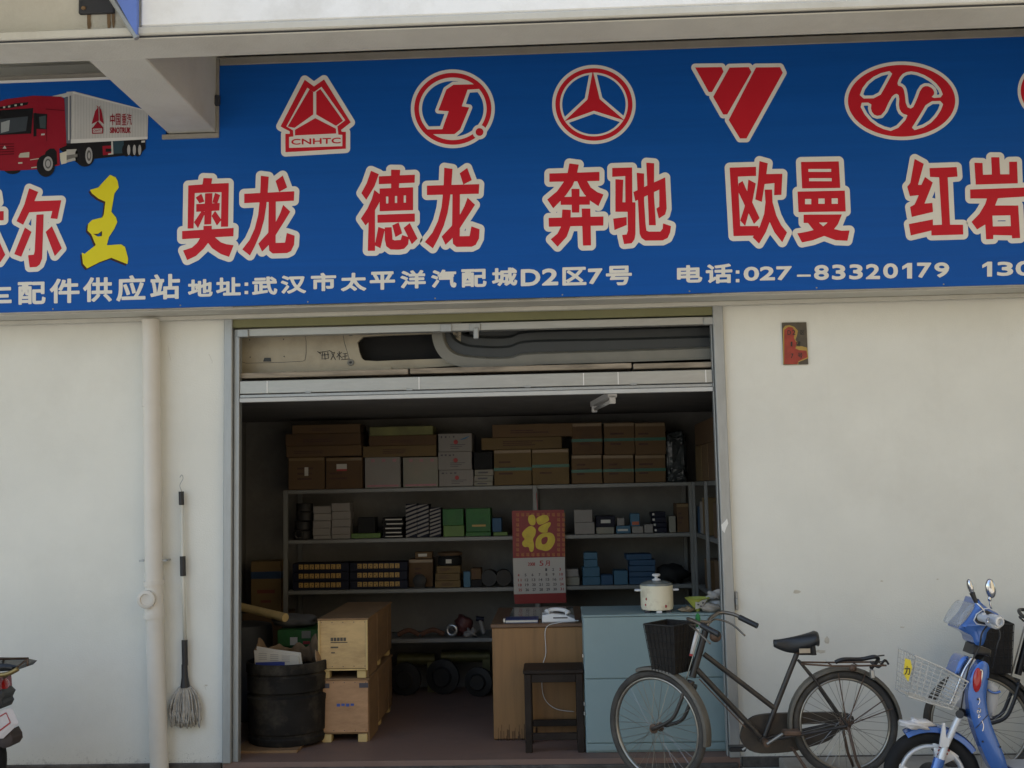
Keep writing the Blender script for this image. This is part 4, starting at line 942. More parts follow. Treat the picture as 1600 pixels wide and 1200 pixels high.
# second shelf
G2 = 'small boxes on the second shelf'
b = B(); c = P(473, 840, YR + .06)
fs = thing('filter_stack', 'stacked black ring parts at the left end of the second shelf', 'car part', (c.x, c.y, zBs))
for i, r in enumerate((.075, .07, .072, .065)):
    obj('ring', B().lathe([(r * .5, 0), (r, .005), (r, .06), (r * .95, .068), (r * .5, .07)], (c.x + random.uniform(-.01, .01), c.y + .05, zBs + i * .072), (0, 0, 1), 20), m_dmetal, fs, 40)
obj('ring', B().torus((c.x - .02, c.y - .045, zBs + .042), .03, .011, (0, 1, .12), 20, 8), m_dmetal, fs, True)
for col, (x0, x1, ys) in enumerate(((489, 517.5, (842, 835.5, 824.5, 813, 802, 790)), (518.5, 548, (842, 834, 822.5, 810.5, 798, 785)))):
    q = zBs
    for i in range(5):
        dx = random.uniform(-1, 1); o_ = ('bottom', 'second from bottom', 'middle', 'second from top', 'top')[i]
        q = carton(x0 + dx, ys[i + 1] + .6, x1 + dx, ys[i], m_wbox, f'small pinkish white box, {o_} of the {("left", "right")[col]} stack of five', q, group='stacked small white boxes', dep=.14)
q = carton(548, 833, 594, 842, m_lime, 'low olive green tray beside the small white boxes', zBs, group=G2)
carton(559, 808, 586, 833, m_rubber, 'dim black box on the olive tray', q, group=G2, dep=.15)
q = zBs
for i in range(5):
    o_ = ('bottom', 'second', 'third', 'fourth', 'top')[i]; y = 842 - i * 6.8
    q = carton(597 + (i % 2) * 1.5, y - 6.6, 630 - (i % 3), y, m_rubber, f'flat black pack with pale edge, {o_} from the shelf up', q, group='flat black packs', dep=.2, extra=lab(.15, .35, .95, .6, m_label, 'edge'))
def stripes(t, X0, X1, Z0, Z1, Y):
    n = 8; h = (Z1 - Z0); w = X1 - X0
    for i in range(-1, n):
        za = Z0 + h * i / n; d = h * .1
        ptsz = [(X0, za), (X1, za + h * .12), (X1, za + h * .12 + h * .065), (X0, za + h * .065)]
        ptsz = [(x, min(max(z, Z0), Z1)) for x, z in ptsz]
        if ptsz[1][1] >= Z1 or ptsz[2][1] <= Z0 + 1e-4: continue
        if len({(round(x, 4), round(z, 4)) for x, z in ptsz}) < 4: continue
        obj('stripe', B().prism([(x, Y - .0018, z) for x, z in ptsz], (0, .0015, 0)), m_wbox, t)
carton(634, 787, 651.5, 841, m_navy, 'tall diagonal striped box, left of three', zBs, group='striped boxes', dep=.15, extra=stripes)
carton(652.5, 787, 670.5, 841, m_navy, 'tall diagonal striped box, middle of three', zBs, group='striped boxes', dep=.15, extra=stripes)
carton(671.5, 793, 689, 841, m_navy, 'shorter diagonal striped box, right of three', zBs, group='striped boxes', dep=.15, extra=stripes)
q = carton(692, 821, 725, 841, m_lime, 'lighter green box beneath a dark green one on the second shelf', zBs, group=G2, dep=.2)
carton(691, 795, 724, 821, m_green, 'dark green box stacked on a lighter green one', q, group=G2, dep=.2)
q = carton(727, 831, 767, 840, m_green, 'thin green box under a large green one near the calendar', zBs, group=G2, dep=.2)
carton(728, 794, 767, 831, m_green, 'large green box near the calendar on the second shelf', q, group=G2, dep=.2, extra=lab(.25, .22, .8, .3, m_gold, 'print'))
q = carton(770, 831, 793, 839, m_lime, 'small flat lime box left of the calendar', zBs, group=G2, dep=.15)
carton(769, 809, 784, 831, m_dblue, 'small deep blue box left of the calendar', q, group=G2, dep=.15)
q = carton(898, 816, 930, 835, m_wbox, 'white box under another right of the calendar', zBs, group=G2, dep=.2)
carton(897, 796, 926, 816, m_wbox, 'white box stacked on another right of the calendar', q, group=G2, dep=.2)
q = carton(932, 823.5, 960, 834, m_wbox2, 'pale silver flat box below a navy one', zBs, group=G2, dep=.18)
carton(931, 806, 961, 823.5, m_navy, 'navy box with white label on a silver box', q, group=G2, dep=.18, extra=lab(.25, .35, .75, .65))
q = carton(963, 821, 986, 834, m_blue, 'blue and white striped small box on the second shelf', zBs, group=G2, dep=.15, extra=lab(.1, .3, .8, .55))
carton(964, 809, 976, 821, m_wbox, 'tiny white box on the blue striped one', q, group=G2, dep=.12)
q = carton(987, 822, 1005, 833, m_wbox, 'small white box under a blue patterned one', zBs, group=G2, dep=.15)
carton(985, 802, 1000, 822, m_blue, 'small blue patterned box with orange foot', q, group=G2, dep=.15, extra=lab(.2, .1, .9, .35, m_orange, 'print'))
carton(1007, 819, 1021, 832, m_wbox, 'small pale box left of the dark flat stack', zBs, group=G2, dep=.12)
q = zBs
for i in range(4): q = carton(1022 - i * 1.5, 824 - i * 8.2, 1043 - i, 832 - i * 8.2, m_navy, 'dark flat box, ' + ('lowest', 'second', 'third', 'highest')[i] + ' in the stack of four on the second shelf', q, group='dark flat boxes', dep=.18, extra=lab(.05, .3, .2, .7))
carton(1045, 806, 1056, 831, m_wbox2, 'narrow grey white box right of the dark flat stack', zBs, group=G2, dep=.15)
carton(1057, 786, 1076, 831, m_card2, 'dim brown box at the right end of the second shelf', zBs, group=G2, dep=.2)

# third shelf: black boxes with gold characters
G3 = 'boxes on the third shelf'
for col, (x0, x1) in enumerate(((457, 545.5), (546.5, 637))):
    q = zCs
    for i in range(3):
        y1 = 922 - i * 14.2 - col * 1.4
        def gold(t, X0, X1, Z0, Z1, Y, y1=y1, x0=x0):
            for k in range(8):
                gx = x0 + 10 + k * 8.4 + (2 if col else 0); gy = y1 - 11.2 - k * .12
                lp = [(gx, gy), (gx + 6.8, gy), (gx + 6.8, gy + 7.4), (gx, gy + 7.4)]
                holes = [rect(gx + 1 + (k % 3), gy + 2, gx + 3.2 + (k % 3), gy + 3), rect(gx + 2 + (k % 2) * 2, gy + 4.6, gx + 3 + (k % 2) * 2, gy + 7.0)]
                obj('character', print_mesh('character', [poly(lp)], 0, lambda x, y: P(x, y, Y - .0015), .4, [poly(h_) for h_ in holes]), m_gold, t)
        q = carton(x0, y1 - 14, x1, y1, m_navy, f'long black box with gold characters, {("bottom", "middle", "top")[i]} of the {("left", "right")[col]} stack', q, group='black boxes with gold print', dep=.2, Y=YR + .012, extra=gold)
q = carton(638, 873, 676, 919, m_card2, 'dark brown carton behind the black round part on the third shelf', zCs, group=G3, Y=YR + .1, dep=.2)
carton(648, 862, 675, 873, m_card, 'small brown box with white tag on the dark brown carton', q, group=G3, Y=YR + .11, dep=.12, extra=lab(.2, .3, .7, .7))
c = P(656, 905, YR + .045)
one('pump_part', B().lathe([(.01, -.035), (.045, -.03), (.052, -.01), (.052, .02), (.03, .03), (.0, .03)], (c.x, c.y, zCs + .054), (0, -1, .1), 20).box(c.x - .04, c.x + .04, c.y - .02, c.y + .02, zCs, zCs + .02), m_dmetal, 'round black metal pump part on the third shelf', 'car part', None, 40)
q = zCs
for i in range(3): q = carton(679.5 + i * .8, 907 - i * 11.4, 720 - i * .6, 918.5 - i * 11.4, m_card3, 'tan flat box, ' + ('lowest', 'middle', 'highest')[i] + ' under the round filter on the third shelf', q, group='tan flat boxes', dep=.2)
c = P(703, 884, YR + .12)
flt = thing('round_filter', 'dark round filter with brown lid resting on tan flat boxes', 'car part', (c.x, c.y, q))
obj('drum', B().lathe([(.09, .002), (.095, .012), (.095, .06), (.085, .066), (.085, .075)], (c.x, c.y, q), (0, 0, 1), 24), m_rubber, flt, 40)
obj('lid', B().lathe([(.09, .076), (.1, .08), (.1, .098), (.06, .108), (0, .11)], (c.x, c.y, q), (0, 0, 1), 24), m_card2, flt, 40)
obj('label', B().box(c.x - .022, c.x + .022, c.y - .0985, c.y - .095, q + .02, q + .05), m_label, flt)
carton(724, 893, 735, 917, m_blue, 'small blue bottle shaped pack beside the tan boxes', zCs, group=G3, dep=.06)
q = carton(736, 905, 753, 917, m_rubber, 'black flat box under a dim brown one on the third shelf', zCs, group=G3, dep=.15)
carton(736, 888, 752, 905, m_card2, 'dim brown box on a black flat one on the third shelf', q, group=G3, dep=.15)
for i, x in enumerate((765, 787)):
    c = P(x, 900, YR + .07)
    one('brake_drum', B().lathe([(.03, -.04), (.062, -.04), (.066, -.02), (.066, .03), (.05, .035), (.05, -.02), (.03, -.025)], (c.x, c.y, zCs + .067), (.1 - .2 * i, 1, 0), 22), m_dmetal, ('rusty dark drum part standing on the third shelf', 'second dark drum part standing nearer the calendar')[i], 'car part', 'drum parts', 35)
q = carton(883, 901, 906, 914, m_wbox2, 'grey white box just right of the calendar on the third shelf', zCs, group=G3, dep=.15)
carton(883, 889, 904, 894, m_wbox, 'thin white box above the grey white one beside the calendar', q + .001, group=G3, dep=.15)
q = carton(910, 901, 938, 913, m_blue, 'light blue box at the bottom of the blue stack', zCs, group='blue boxes', dep=.18)
q = carton(910, 886, 937, 901, m_blue, 'light blue box in the middle of the blue stack', q, group='blue boxes', dep=.18)
q = carton(912, 874, 934, 886, m_blue, 'light blue box above the middle of the blue stack', q, group='blue boxes', dep=.16)
carton(912, 863, 934, 874, m_blue, 'light blue box topping the blue stack', q, group='blue boxes', dep=.16)
carton(939, 898, 958, 912, m_dblue, 'low deep blue box between two light blue ones', zCs, group='blue boxes', dep=.16)
carton(959, 891, 981, 911, m_blue, 'single light blue box right of the low deep blue one', zCs, group='blue boxes', dep=.16)
q = zCs
for i in range(5): q = carton(983 - (5 if i == 4 else 0), 901.5 - i * 9, 1024 - (6 if i == 4 else 0), 910.5 - i * 9, m_dblue, 'deep blue flat box, ' + ('lowest', 'second', 'third', 'fourth', 'uppermost')[i] + ' in the pile behind the rice cooker', q, group='deep blue flat boxes', dep=.2)
c = P(1050, 895, YR + .1); lumpy('parts_bag', 'dark bag of parts at the right end of the third shelf', 'bag', c, .13, .12, .08, m_rubber, None, 5, .2, base=zCs)

# lower shelf
for i, (x0, x1) in enumerate(((622, 655), (658, 694))):
    c0, c1_ = P(x0, 990, YR + .08), P(x1, 990, YR + .08)
    one('brake_shoe', B().tube(curve_pts([(c0.x, c0.y, zD + .02), ((c0.x + c1_.x) / 2, c0.y, zD + .055), (c1_.x, c0.y, zD + .02)], 5), .019, 8), M('rusty iron', (.1, .045, .025), .8, var=.3, scale=20), ('rusty curved brake shoe nearer the wooden crate', 'rusty curved brake shoe farther from the wooden crate')[i], 'car part', 'brake shoes on the lower shelf', 40)
c = P(706, 978, YR + .06); one('bearing_ring', B().torus((c.x, c.y, zD + .052), .038, .013, (.2, 1, 0), 24, 8), m_steel, 'steel bearing ring standing on the lower shelf', 'car part', None, True)
c = P(724, 975, YR + .14); lumpy('parts_bundle', 'heap of dark and red wrapped parts on the lower shelf', 'car part', c, .075, .08, .085, M('red black wrap', (.07, .02, .018), .5, var=.7, scale=12), None, 8, .2, base=zD)
c = P(736, 980, YR + .05); lumpy('rag', 'crumpled white rag on the lower shelf heap', 'cloth', c, .045, .04, .035, m_wbox, None, 9, .35, base=zD)
c0 = P(750, 985, YR + .1)
gt = thing('grease_gun', 'dark tool with white body leaning on the lower shelf', 'tool', (c0.x, c0.y, zD))
obj('barrel', B().tube([(c0.x + .03, c0.y, zD + .017), (c0.x, c0.y + .03, zD + .12)], .016, 10), m_wbox, gt, 40)
obj('head', B().tube([(c0.x - .03, c0.y + .03, zD + .13), (c0.x + .03, c0.y + .03, zD + .125)], .02, 10), m_navy, gt, 40)
# floor level below: engine parts
for i, (x, y, r) in enumerate(((748, 1048, .07), (752, 1068, .065), (632, 1060, .08), (690, 1062, .085))):
    c = P(x, y, YR + .06); r2 = r * 1.6
    one('wheel_hub', B().lathe([(.02, -.05), (r2 * .5, -.05), (r2 * .6, -.03), (r2, -.02), (r2, .01), (r2 * .7, .03), (.03, .05)], (c.x, c.y + .04 * i, r2), (.25, 1, 0), 20), m_dmetal,
        ('dark wheel hub under the lower shelf beside the desk', 'second wheel hub under the lower shelf close to the desk', 'dark wheel hub on the floor right beside the crates', 'dark wheel hub on the floor under the shelf middle')[i], 'car part', 'wheel hubs under the lower shelf', 35)
for i, (x0, x1, y) in enumerate(((622, 680, 1030), (690, 766, 1026))):
    c0, c1_ = P(x0, y, YR + .3), P(x1, y, YR + .3)
    one('axle_shaft', B().tube([(c0.x, c0.y, c0.z), (c0.x + .1, c0.y, c0.z), (c1_.x, c1_.y, c0.z)], [.05, .05, .045], 14).box(c0.x, c0.x + .06, c0.y - .04, c0.y + .04, 0, c0.z).box(c1_.x - .06, c1_.x, c0.y - .04, c0.y + .04, 0, c0.z), M('yellow tagged steel', (.09, .085, .03), .5, .3, var=.4, scale=10),
        ('yellowish steel shaft under the shelf next to the crates', 'yellowish steel shaft under the shelf next to the desk')[i], 'car part', 'shafts under the lower shelf', 40)

# ------------------------------------------------------------------ calendar
yc = YR - .03
cal = thing('wall_calendar', 'red wall calendar with a golden character hanging from the rack post', 'calendar', tuple(P(842, 942, yc)))
CL = lambda k: (lambda x, y: P(x, y, yc - .002 - k * .0012))
m_cred = M('calendar red', (.22, .009, .008), .45, var=.1, scale=8); m_cgold = M('calendar gold', (.48, .36, .025), .38, .2, var=.15, scale=20, bump=.3, bscale=30)
ck = C(800, 780, .14167)
obj('top_sheet', B().prism([P(800, 798, yc), P(881, 796.5, yc), P(883, 870, yc), P(801.5, 872, yc)], (0, -.004, 0)), m_cred, cal)
obj('month_sheet', B().prism([P(801.5, 872.2, yc), P(882.5, 870.2, yc), P(884, 926, yc), P(803, 928.5, yc)], (0, -.004, 0)), M('calendar paper', (.45, .415, .38), .6, var=.04), cal)
obj('bottom_strip', B().prism([P(803, 928.7, yc), P(884, 926.2, yc), P(885, 941.5, yc), P(804.5, 943.5, yc)], (0, -.004, 0)), m_cred, cal)
CF = lambda k: (lambda x, y: P(x, y, yc - .0055 - k * .001))
grid = []
m_cgrid = M('calendar small gold', (.42, .16, .03), .5, var=.2)
for i in range(10):
    for j in range(9):
        x, y = 806 + i * 8.0, 801.5 + j * 7.8
        if 815 < x + 3 < 866 and 806 < y + 3 < 862: continue
        grid.append(text_shape('福', x, y, x + 5, y + 5.6, -.015))
for s_ in grid: pass
obj('print', print_mesh('print', grid, .02, CF(0), .3), m_cgrid, cal)
fu = [ck(smooth_loop(l, 2)) for l in ([(180, 185), (235, 165), (262, 220), (255, 285), (205, 290), (178, 240)],
      [(110, 365), (195, 290), (240, 305), (265, 340), (255, 400), (225, 440), (245, 500), (235, 580), (195, 580), (190, 520), (130, 530), (105, 480), (150, 440), (115, 410)],
      [(270, 200), (380, 165), (412, 215), (400, 245), (300, 290), (270, 250)], [(300, 300), (420, 245), (430, 280), (390, 330), (395, 365), (330, 370), (285, 345)])]
fu2 = ck(smooth_loop([(275, 420), (330, 375), (440, 365), (478, 430), (465, 500), (400, 575), (320, 560), (265, 540), (258, 480)], 2), smooth_loop([(320, 430), (390, 405), (400, 450), (370, 500), (325, 500)], 2))
obj('character', solid := print_mesh('character', fu + [fu2], .2, CF(1), .35), m_cgold, cal)
for t_, a_, b_, c_, d_ in (('5', 843, 876, 849, 884), ('月', 852, 876, 859, 884), ('2008', 825, 879, 836, 884)): obj('print', print_mesh('print', [text_shape(t_, a_, b_, c_, d_)], .15, CF(0), .25), m_redp, cal)
nums = [[None, None, None, None, '1', '2', '3'], ['4', '5', '6', '7', '8', '9', '10'], ['11', '12', '13', '14', '15', '16', '17'], ['18', '19', '20', '21', '22', '23', '24'], ['25', '26', '27', '28', '29', '30', '31']]
shb, shr = [], []
for r_, row in enumerate(nums):
    for k, n_ in enumerate(row):
        if not n_: continue
        x = 808.5 + k * 10.9 + r_ * .45; y = 889 + r_ * 7.7 - k * .25; w = 2.6 * len(n_)
        (shr if k in (0, 6) else shb).append(text_shape(n_, x, y, x + w, y + 4))
obj('print', print_mesh('print', shb, .15, CF(0), .25), m_ink, cal)
for h_ in (0, 1): obj('print', print_mesh('print', [s_ for s_ in shr if (s_[1][0][0] > 840) == bool(h_)], .15, CF(0), .25), m_redp, cal)
obj('hanger', B().tube([P(838, 770, yc), P(840, 797, yc)], .0022, 5), m_redp, cal)

# ------------------------------------------------------------------ desk with phone and ledger
m_desk = M('desk veneer', (.24, .125, .045), .45, var=.22, scale=3, stretch=(9, 9, .6), dirt=(.15, .07, .025), dirt_amt=.3)
m_dtop = M('desk top', (.12, .065, .035), .4, var=.2, scale=4)
pf = Pz(800, 1157, 0); ydk = pf.y
dz = P(840, 974, ydk).z
dx0, dx1 = P(770, 1060, ydk).x, P(913, 1060, ydk).x
dk = thing('desk', 'brown veneer desk standing behind the stool with phone on top', 'desk', ((dx0 + dx1) / 2, ydk + .3, 0))
obj('front_panel', B().box(dx0, dx1, ydk, ydk + .02, .01, dz - .026, .003), m_desk, dk)
obj('side_panel', B().box(dx0, dx0 + .02, ydk + .021, ydk + .95, 0, dz - .026, .003), m_desk, dk)
obj('side_panel', B().box(dx1 - .02, dx1, ydk + .021, ydk + .95, 0, dz - .026, .003), m_desk, dk)
obj('desktop', B().box(dx0 - .008, dx1 + .004, ydk - .012, ydk + .98, dz - .025, dz, .004), m_dtop, dk)
m_glass = M('desk glass', (.10, .1, .09), .08, var=.1)
obj('glass_sheet', B().box(dx0 + .1, dx1 - .05, ydk + .2, ydk + .9, dz + .001, dz + .006), m_glass, dk)
fr_ = B()
for i in range(26):
    x = dx0 + .02 + random.random() * .26; fr_.box(x, x + random.uniform(.002, .006), ydk - .0015, ydk - .0003, .0, random.uniform(.02, .11))
obj('chipped_edge', fr_, M('dark wood grain', (.07, .035, .015), .8), dk)
c = P(815, 966, ydk + .08)
lg = thing('ledger_book', 'blue covered ledger lying open edge forward on the desk', 'book', (c.x, c.y, dz))
w_ = P(841, 966, ydk + .05).x - P(789, 966, ydk + .05).x; lx = P(789, 966, ydk + .05).x
obj('pages', B().box(lx + .006, lx + w_ - .004, ydk + .03, ydk + .2, dz + .004, dz + .018), m_label, lg)
obj('cover', B().box(lx, lx + w_, ydk + .026, ydk + .2, dz + .0185, dz + .0225, .001), M('blue ledger cover', (.02, .04, .14), .5), lg)
obj('cover', B().box(lx, lx + w_, ydk + .026, ydk + .2, dz + .0005, dz + .0035, .001), MATS['blue ledger cover'], lg)
obj('binder_clip', B().box(lx - .012, lx + .004, ydk + .04, ydk + .07, dz + .002, dz + .03, .003), m_steel, lg)
# telephone
m_phone = M('phone plastic', (.62, .63, .64), .35, var=.04)
X0, X1 = P(847, 965, ydk + .03).x, P(898, 965, ydk + .03).x; yt0 = ydk + .025
ph = thing('telephone', 'white desk telephone with handset on the brown desk', 'telephone', ((X0 + X1) / 2, yt0 + .1, dz))
prof = [(X0, .0), (X1, .0), (X1, .02), (X0 + (X1 - X0) * .72, .045), (X0 + (X1 - X0) * .3, .055), (X0, .045)]
obj('base', B().prism([(x, yt0, dz + .001 + z) for x, z in prof], (0, .19, 0), .006), m_phone, ph)
obj('handset', B().tube(curve_pts([(X0 + .03, yt0 + .035, dz + .062), (X0 + .05, yt0 + .05, dz + .075), (X0 + .1, yt0 + .06, dz + .078), (X0 + .15, yt0 + .05, dz + .07), (X0 + .17, yt0 + .035, dz + .052)], 4), [.018] * 3 + [.013] * 11 + [.018] * 3, 10, flat=1.1), m_phone, ph, True)
obj('slot', B().box(X0 + (X1 - X0) * .34, X0 + (X1 - X0) * .78, yt0 - .003, yt0 + .002, dz + .026, dz + .034, .001), m_ink, ph)
obj('keypad', B().box(X0 + .07, X1 - .03, yt0 + .1, yt0 + .18, dz + .048, dz + .056, .002), m_ink, ph)
obj('cord', B().tube(curve_pts([(X1 - .01, yt0 - .002, dz + .012), (X1 + .02, yt0 - .01, dz + .01), (X1 - .1, yt0 - .035, dz + .004), (P(853, 985, yt0 - .045).x, yt0 - .042, dz - .03), P(853, 1020, ydk - .01), P(848, 1040, ydk - .012), P(847, 1075, ydk - .012), P(853, 1095, ydk - .02), P(870, 1108, ydk - .03), P(897, 1112, ydk - .015)], 6), .0022, 5), m_phone, ph)

# stool
m_stool = M('dark stained wood', (.02, .014, .011), .55, var=.3, scale=5, dirt=(.06, .048, .036), dirt_amt=.35, dscale=6, spec=.2)
sf = Pz(830, 1177, 0); ys = sf.y
sx0, sx1 = P(820, 1110, ys).x, P(912, 1110, ys).x
sz = P(866, 1047, ys).z
st = thing('wooden_stool', 'dark square wooden stool in front of the brown desk', 'stool', ((sx0 + sx1) / 2, ys + .14, 0))
obj('seat', B().box(sx0 - .006, sx1 + .006, ys - .008, ys + .29, sz - .022, sz, .004), m_stool, st)
for x in (sx0, sx1 - .042):
    for y in (ys, ys + .24): obj('leg', B().box(x, x + .042, y, y + .042, 0, sz - .023, .004), m_stool, st)
obj('apron', B().box(sx0 + .043, sx1 - .043, ys + .006, ys + .03, sz - .075, sz - .024, .003), m_stool, st)
obj('apron', B().box(sx0 + .006, sx0 + .03, ys + .043, ys + .239, sz - .075, sz - .024, .003), m_stool, st)
obj('stretcher', B().box(sx0 + .043, sx1 - .043, ys + .006, ys + .034, .075, .115, .003), m_stool, st)
obj('stretcher', B().box(sx0 + .043, sx1 - .043, ys + .246, ys + .27, .105, .145, .003), m_stool, st)
obj('stretcher', B().box(sx1 - .034, sx1 - .008, ys + .043, ys + .239, .075, .115, .003), m_stool, st)

# ------------------------------------------------------------------ blue grey cabinet
m_cab = M('blue grey cabinet paint', (.225, .305, .31), .5, var=.07, scale=3, dirt=(.13, .2, .2), dirt_amt=.3)
yc2 = Pz(1000, 1176, 0).y
yc2 = max(yc2, .075)
cx0, cx1 = P(913.5, 1060, yc2).x, XR - .01
cz = P(1000, 960, yc2).z
cb = thing('cabinet', 'pale blue grey metal cabinet just inside the right of the doorway', 'cabinet', ((cx0 + cx1) / 2, yc2 + .25, 0))
obj('body', B().box(cx0, cx1, yc2 + .012, yc2 + .5, .0, cz - .012, .003), m_cab, cb)
obj('top', B().box(cx0 - .004, cx1, yc2 - .004, yc2 + .505, cz - .0115, cz, .003), m_cab, cb)
zq = P(1000, 1060, yc2).z; zq2 = P(1000, 1161, yc2).z
for a, b_ in ((zq + .003, cz - .014), (zq2 + .003, zq - .003), (.012, zq2 - .003)):
    obj('front_panel', B().box(cx0 + .002, cx1 - .002, yc2, yc2 + .0115, a, b_, .003), m_cab, cb)
for z in (P(913, 1025, yc2).z, P(913, 1100, yc2).z, P(913, 1115, yc2).z): obj('hinge', B().tube([(cx0 - .006, yc2 + .01, z - .01), (cx0 - .006, yc2 + .01, z + .01)], .005, 8), m_steel, cb)

# rice cooker
m_cook = M('rice cooker enamel', (.80, .74, .56), .35, var=.04, scale=5, dirt=(.25, .12, .04), dirt_amt=.55, dscale=9)
m_lid = M('cooker glass lid', (.16, .18, .17), .12, var=.1)
c = P(1027, 955, yc2 + .14); rr = (P(1053, 930, yc2 + .14).x - P(1002, 930, yc2 + .14).x) / 2
rc = thing('rice_cooker', 'stained cream rice cooker with glass lid on the blue cabinet', 'cooker', (c.x, yc2 + .14, cz))
cc = (c.x, yc2 + .14, cz)
hc = P(1027, 914, yc2 + .14).z - cz
obj('body', B().lathe([(rr * .75, .012), (rr * .95, .016), (rr, .035), (rr, hc * .92), (rr * 1.02, hc * .95), (rr * 1.02, hc), (rr * .94, hc)], cc, (0, 0, 1), 36), m_cook, rc, 35)
ld = obj('lid', B().lathe([(rr * 1.0, hc + .001), (rr * .97, hc + .012), (rr * .6, hc + .026), (.0, hc + .032)], cc, (0, 0, 1), 36), m_lid, rc, 35)
obj('knob', B().lathe([(.028, hc + .03), (.026, hc + .036), (.01, hc + .042), (.01, hc + .052), (.024, hc + .056), (.026, hc + .066), (.018, hc + .07), (0, hc + .07)], cc, (0, 0, 1), 20), m_phone, ld, 35)
for s_ in (-1, 1): obj('handle', B().box(c.x + s_ * (rr + .016) - .02, c.x + s_ * (rr + .016) + .02, yc2 + .115, yc2 + .165, cz + hc * .78, cz + hc * .86, .006, seg=2), m_phone, rc)
obj('foot', B().box(c.x - .012, c.x + .022, yc2 + .14 - rr * .95, yc2 + .14 - rr * .7, cz, cz + .014, .002), m_phone, rc)
obj('foot', B().box(c.x - .08, c.x - .05, yc2 + .08, yc2 + .2, cz, cz + .013, .002), m_ink, rc); obj('foot', B().box(c.x + .05, c.x + .08, yc2 + .08, yc2 + .2, cz, cz + .013, .002), m_ink, rc)
for ux, uz, r0 in ((-.075, .3, .006), (.045, .25, .008), (-.07, .52, .007)):
    an = math.asin(ux / rr); obj('flower_print', B().ell((c.x + ux, yc2 + .14 - rr * math.cos(an) - .0005, cz + hc * uz), r0, .0015, r0 * 1.2, 8, 6), m_redp, rc)
# funnel, mug with cloth
m_fun = M('yellow green plastic', (.42, .45, .09), .4, var=.1)
c = P(1090, 952, yc2 + .1)
fn = thing('plastic_funnel', 'yellow green plastic funnel with paper in it on the cabinet', 'funnel', (c.x, yc2 + .1, cz))
obj('cone', B().lathe([(.014, .002), (.016, .012), (.075, .085), (.078, .085), (.07, .078), (.012, .012)], (c.x, yc2 + .1, cz), (0, 0, 1), 24, cap=False), m_fun, fn, 40)
c2 = P(1093, 945, yc2 + .03)
obj('paper', B().prism([(c.x - .02, yc2 + .045, cz + .02), (c.x + .02, yc2 + .05, cz + .03), (c.x + .05, yc2 + .02, cz + .08), (c.x + .02, yc2 + .015, cz + .075), (c.x, yc2 + .03, cz + .06), (c.x - .02, yc2 + .03, cz + .065)], (0, .004, .002)), m_label, fn)
for dx, zz in ((-.004, .05), (.025, .06), (.012, .04)): obj('ink_spot', B().ell((c.x + dx, yc2 + .027, cz + zz), .006, .003, .005, 8, 5), m_ink, fn)
c = P(1119, 940, yc2 + .15)
mg = thing('enamel_mug', 'white enamel mug topped with a crumpled pale cloth on the cabinet', 'mug', (c.x - .01, yc2 + .15, cz))
obj('cup', B().lathe([(.036, .04), (.042, .045), (.046, .1), (.048, .1), (.044, .095), (.03, .05)], (c.x - .01, yc2 + .15, cz - .035), (0, 0, 1), 20), m_phone, mg, 40)
m_cloth = M('pale cloth', (.45, .41, .37), .9, var=.15, scale=15)
lumpy('cloth', 'crumpled pale cloth heaped over the enamel mug', 'cloth', (c.x - .012, yc2 + .15, cz + .09), .045, .04, .03, m_cloth, None, 12, .3, base=cz + .067)
lumpy('glove', 'dirty pale work glove lying by the doorway jamb on cabinet', 'glove', (P(1112, 953, yc2 + .05).x, yc2 + .06, cz), .07, .05, .03, M('dirty glove', (.33, .29, .24), .95, var=.3, scale=14), None, 14, .3, base=cz)
lumpy('glove', 'brownish work glove lying between the funnel and cooker', 'glove', (P(1074, 955, yc2 + .06).x, yc2 + .1, cz), .05, .05, .016, M('brown glove', (.22, .17, .11), .95, var=.3, scale=14), None, 15, .3, base=cz)

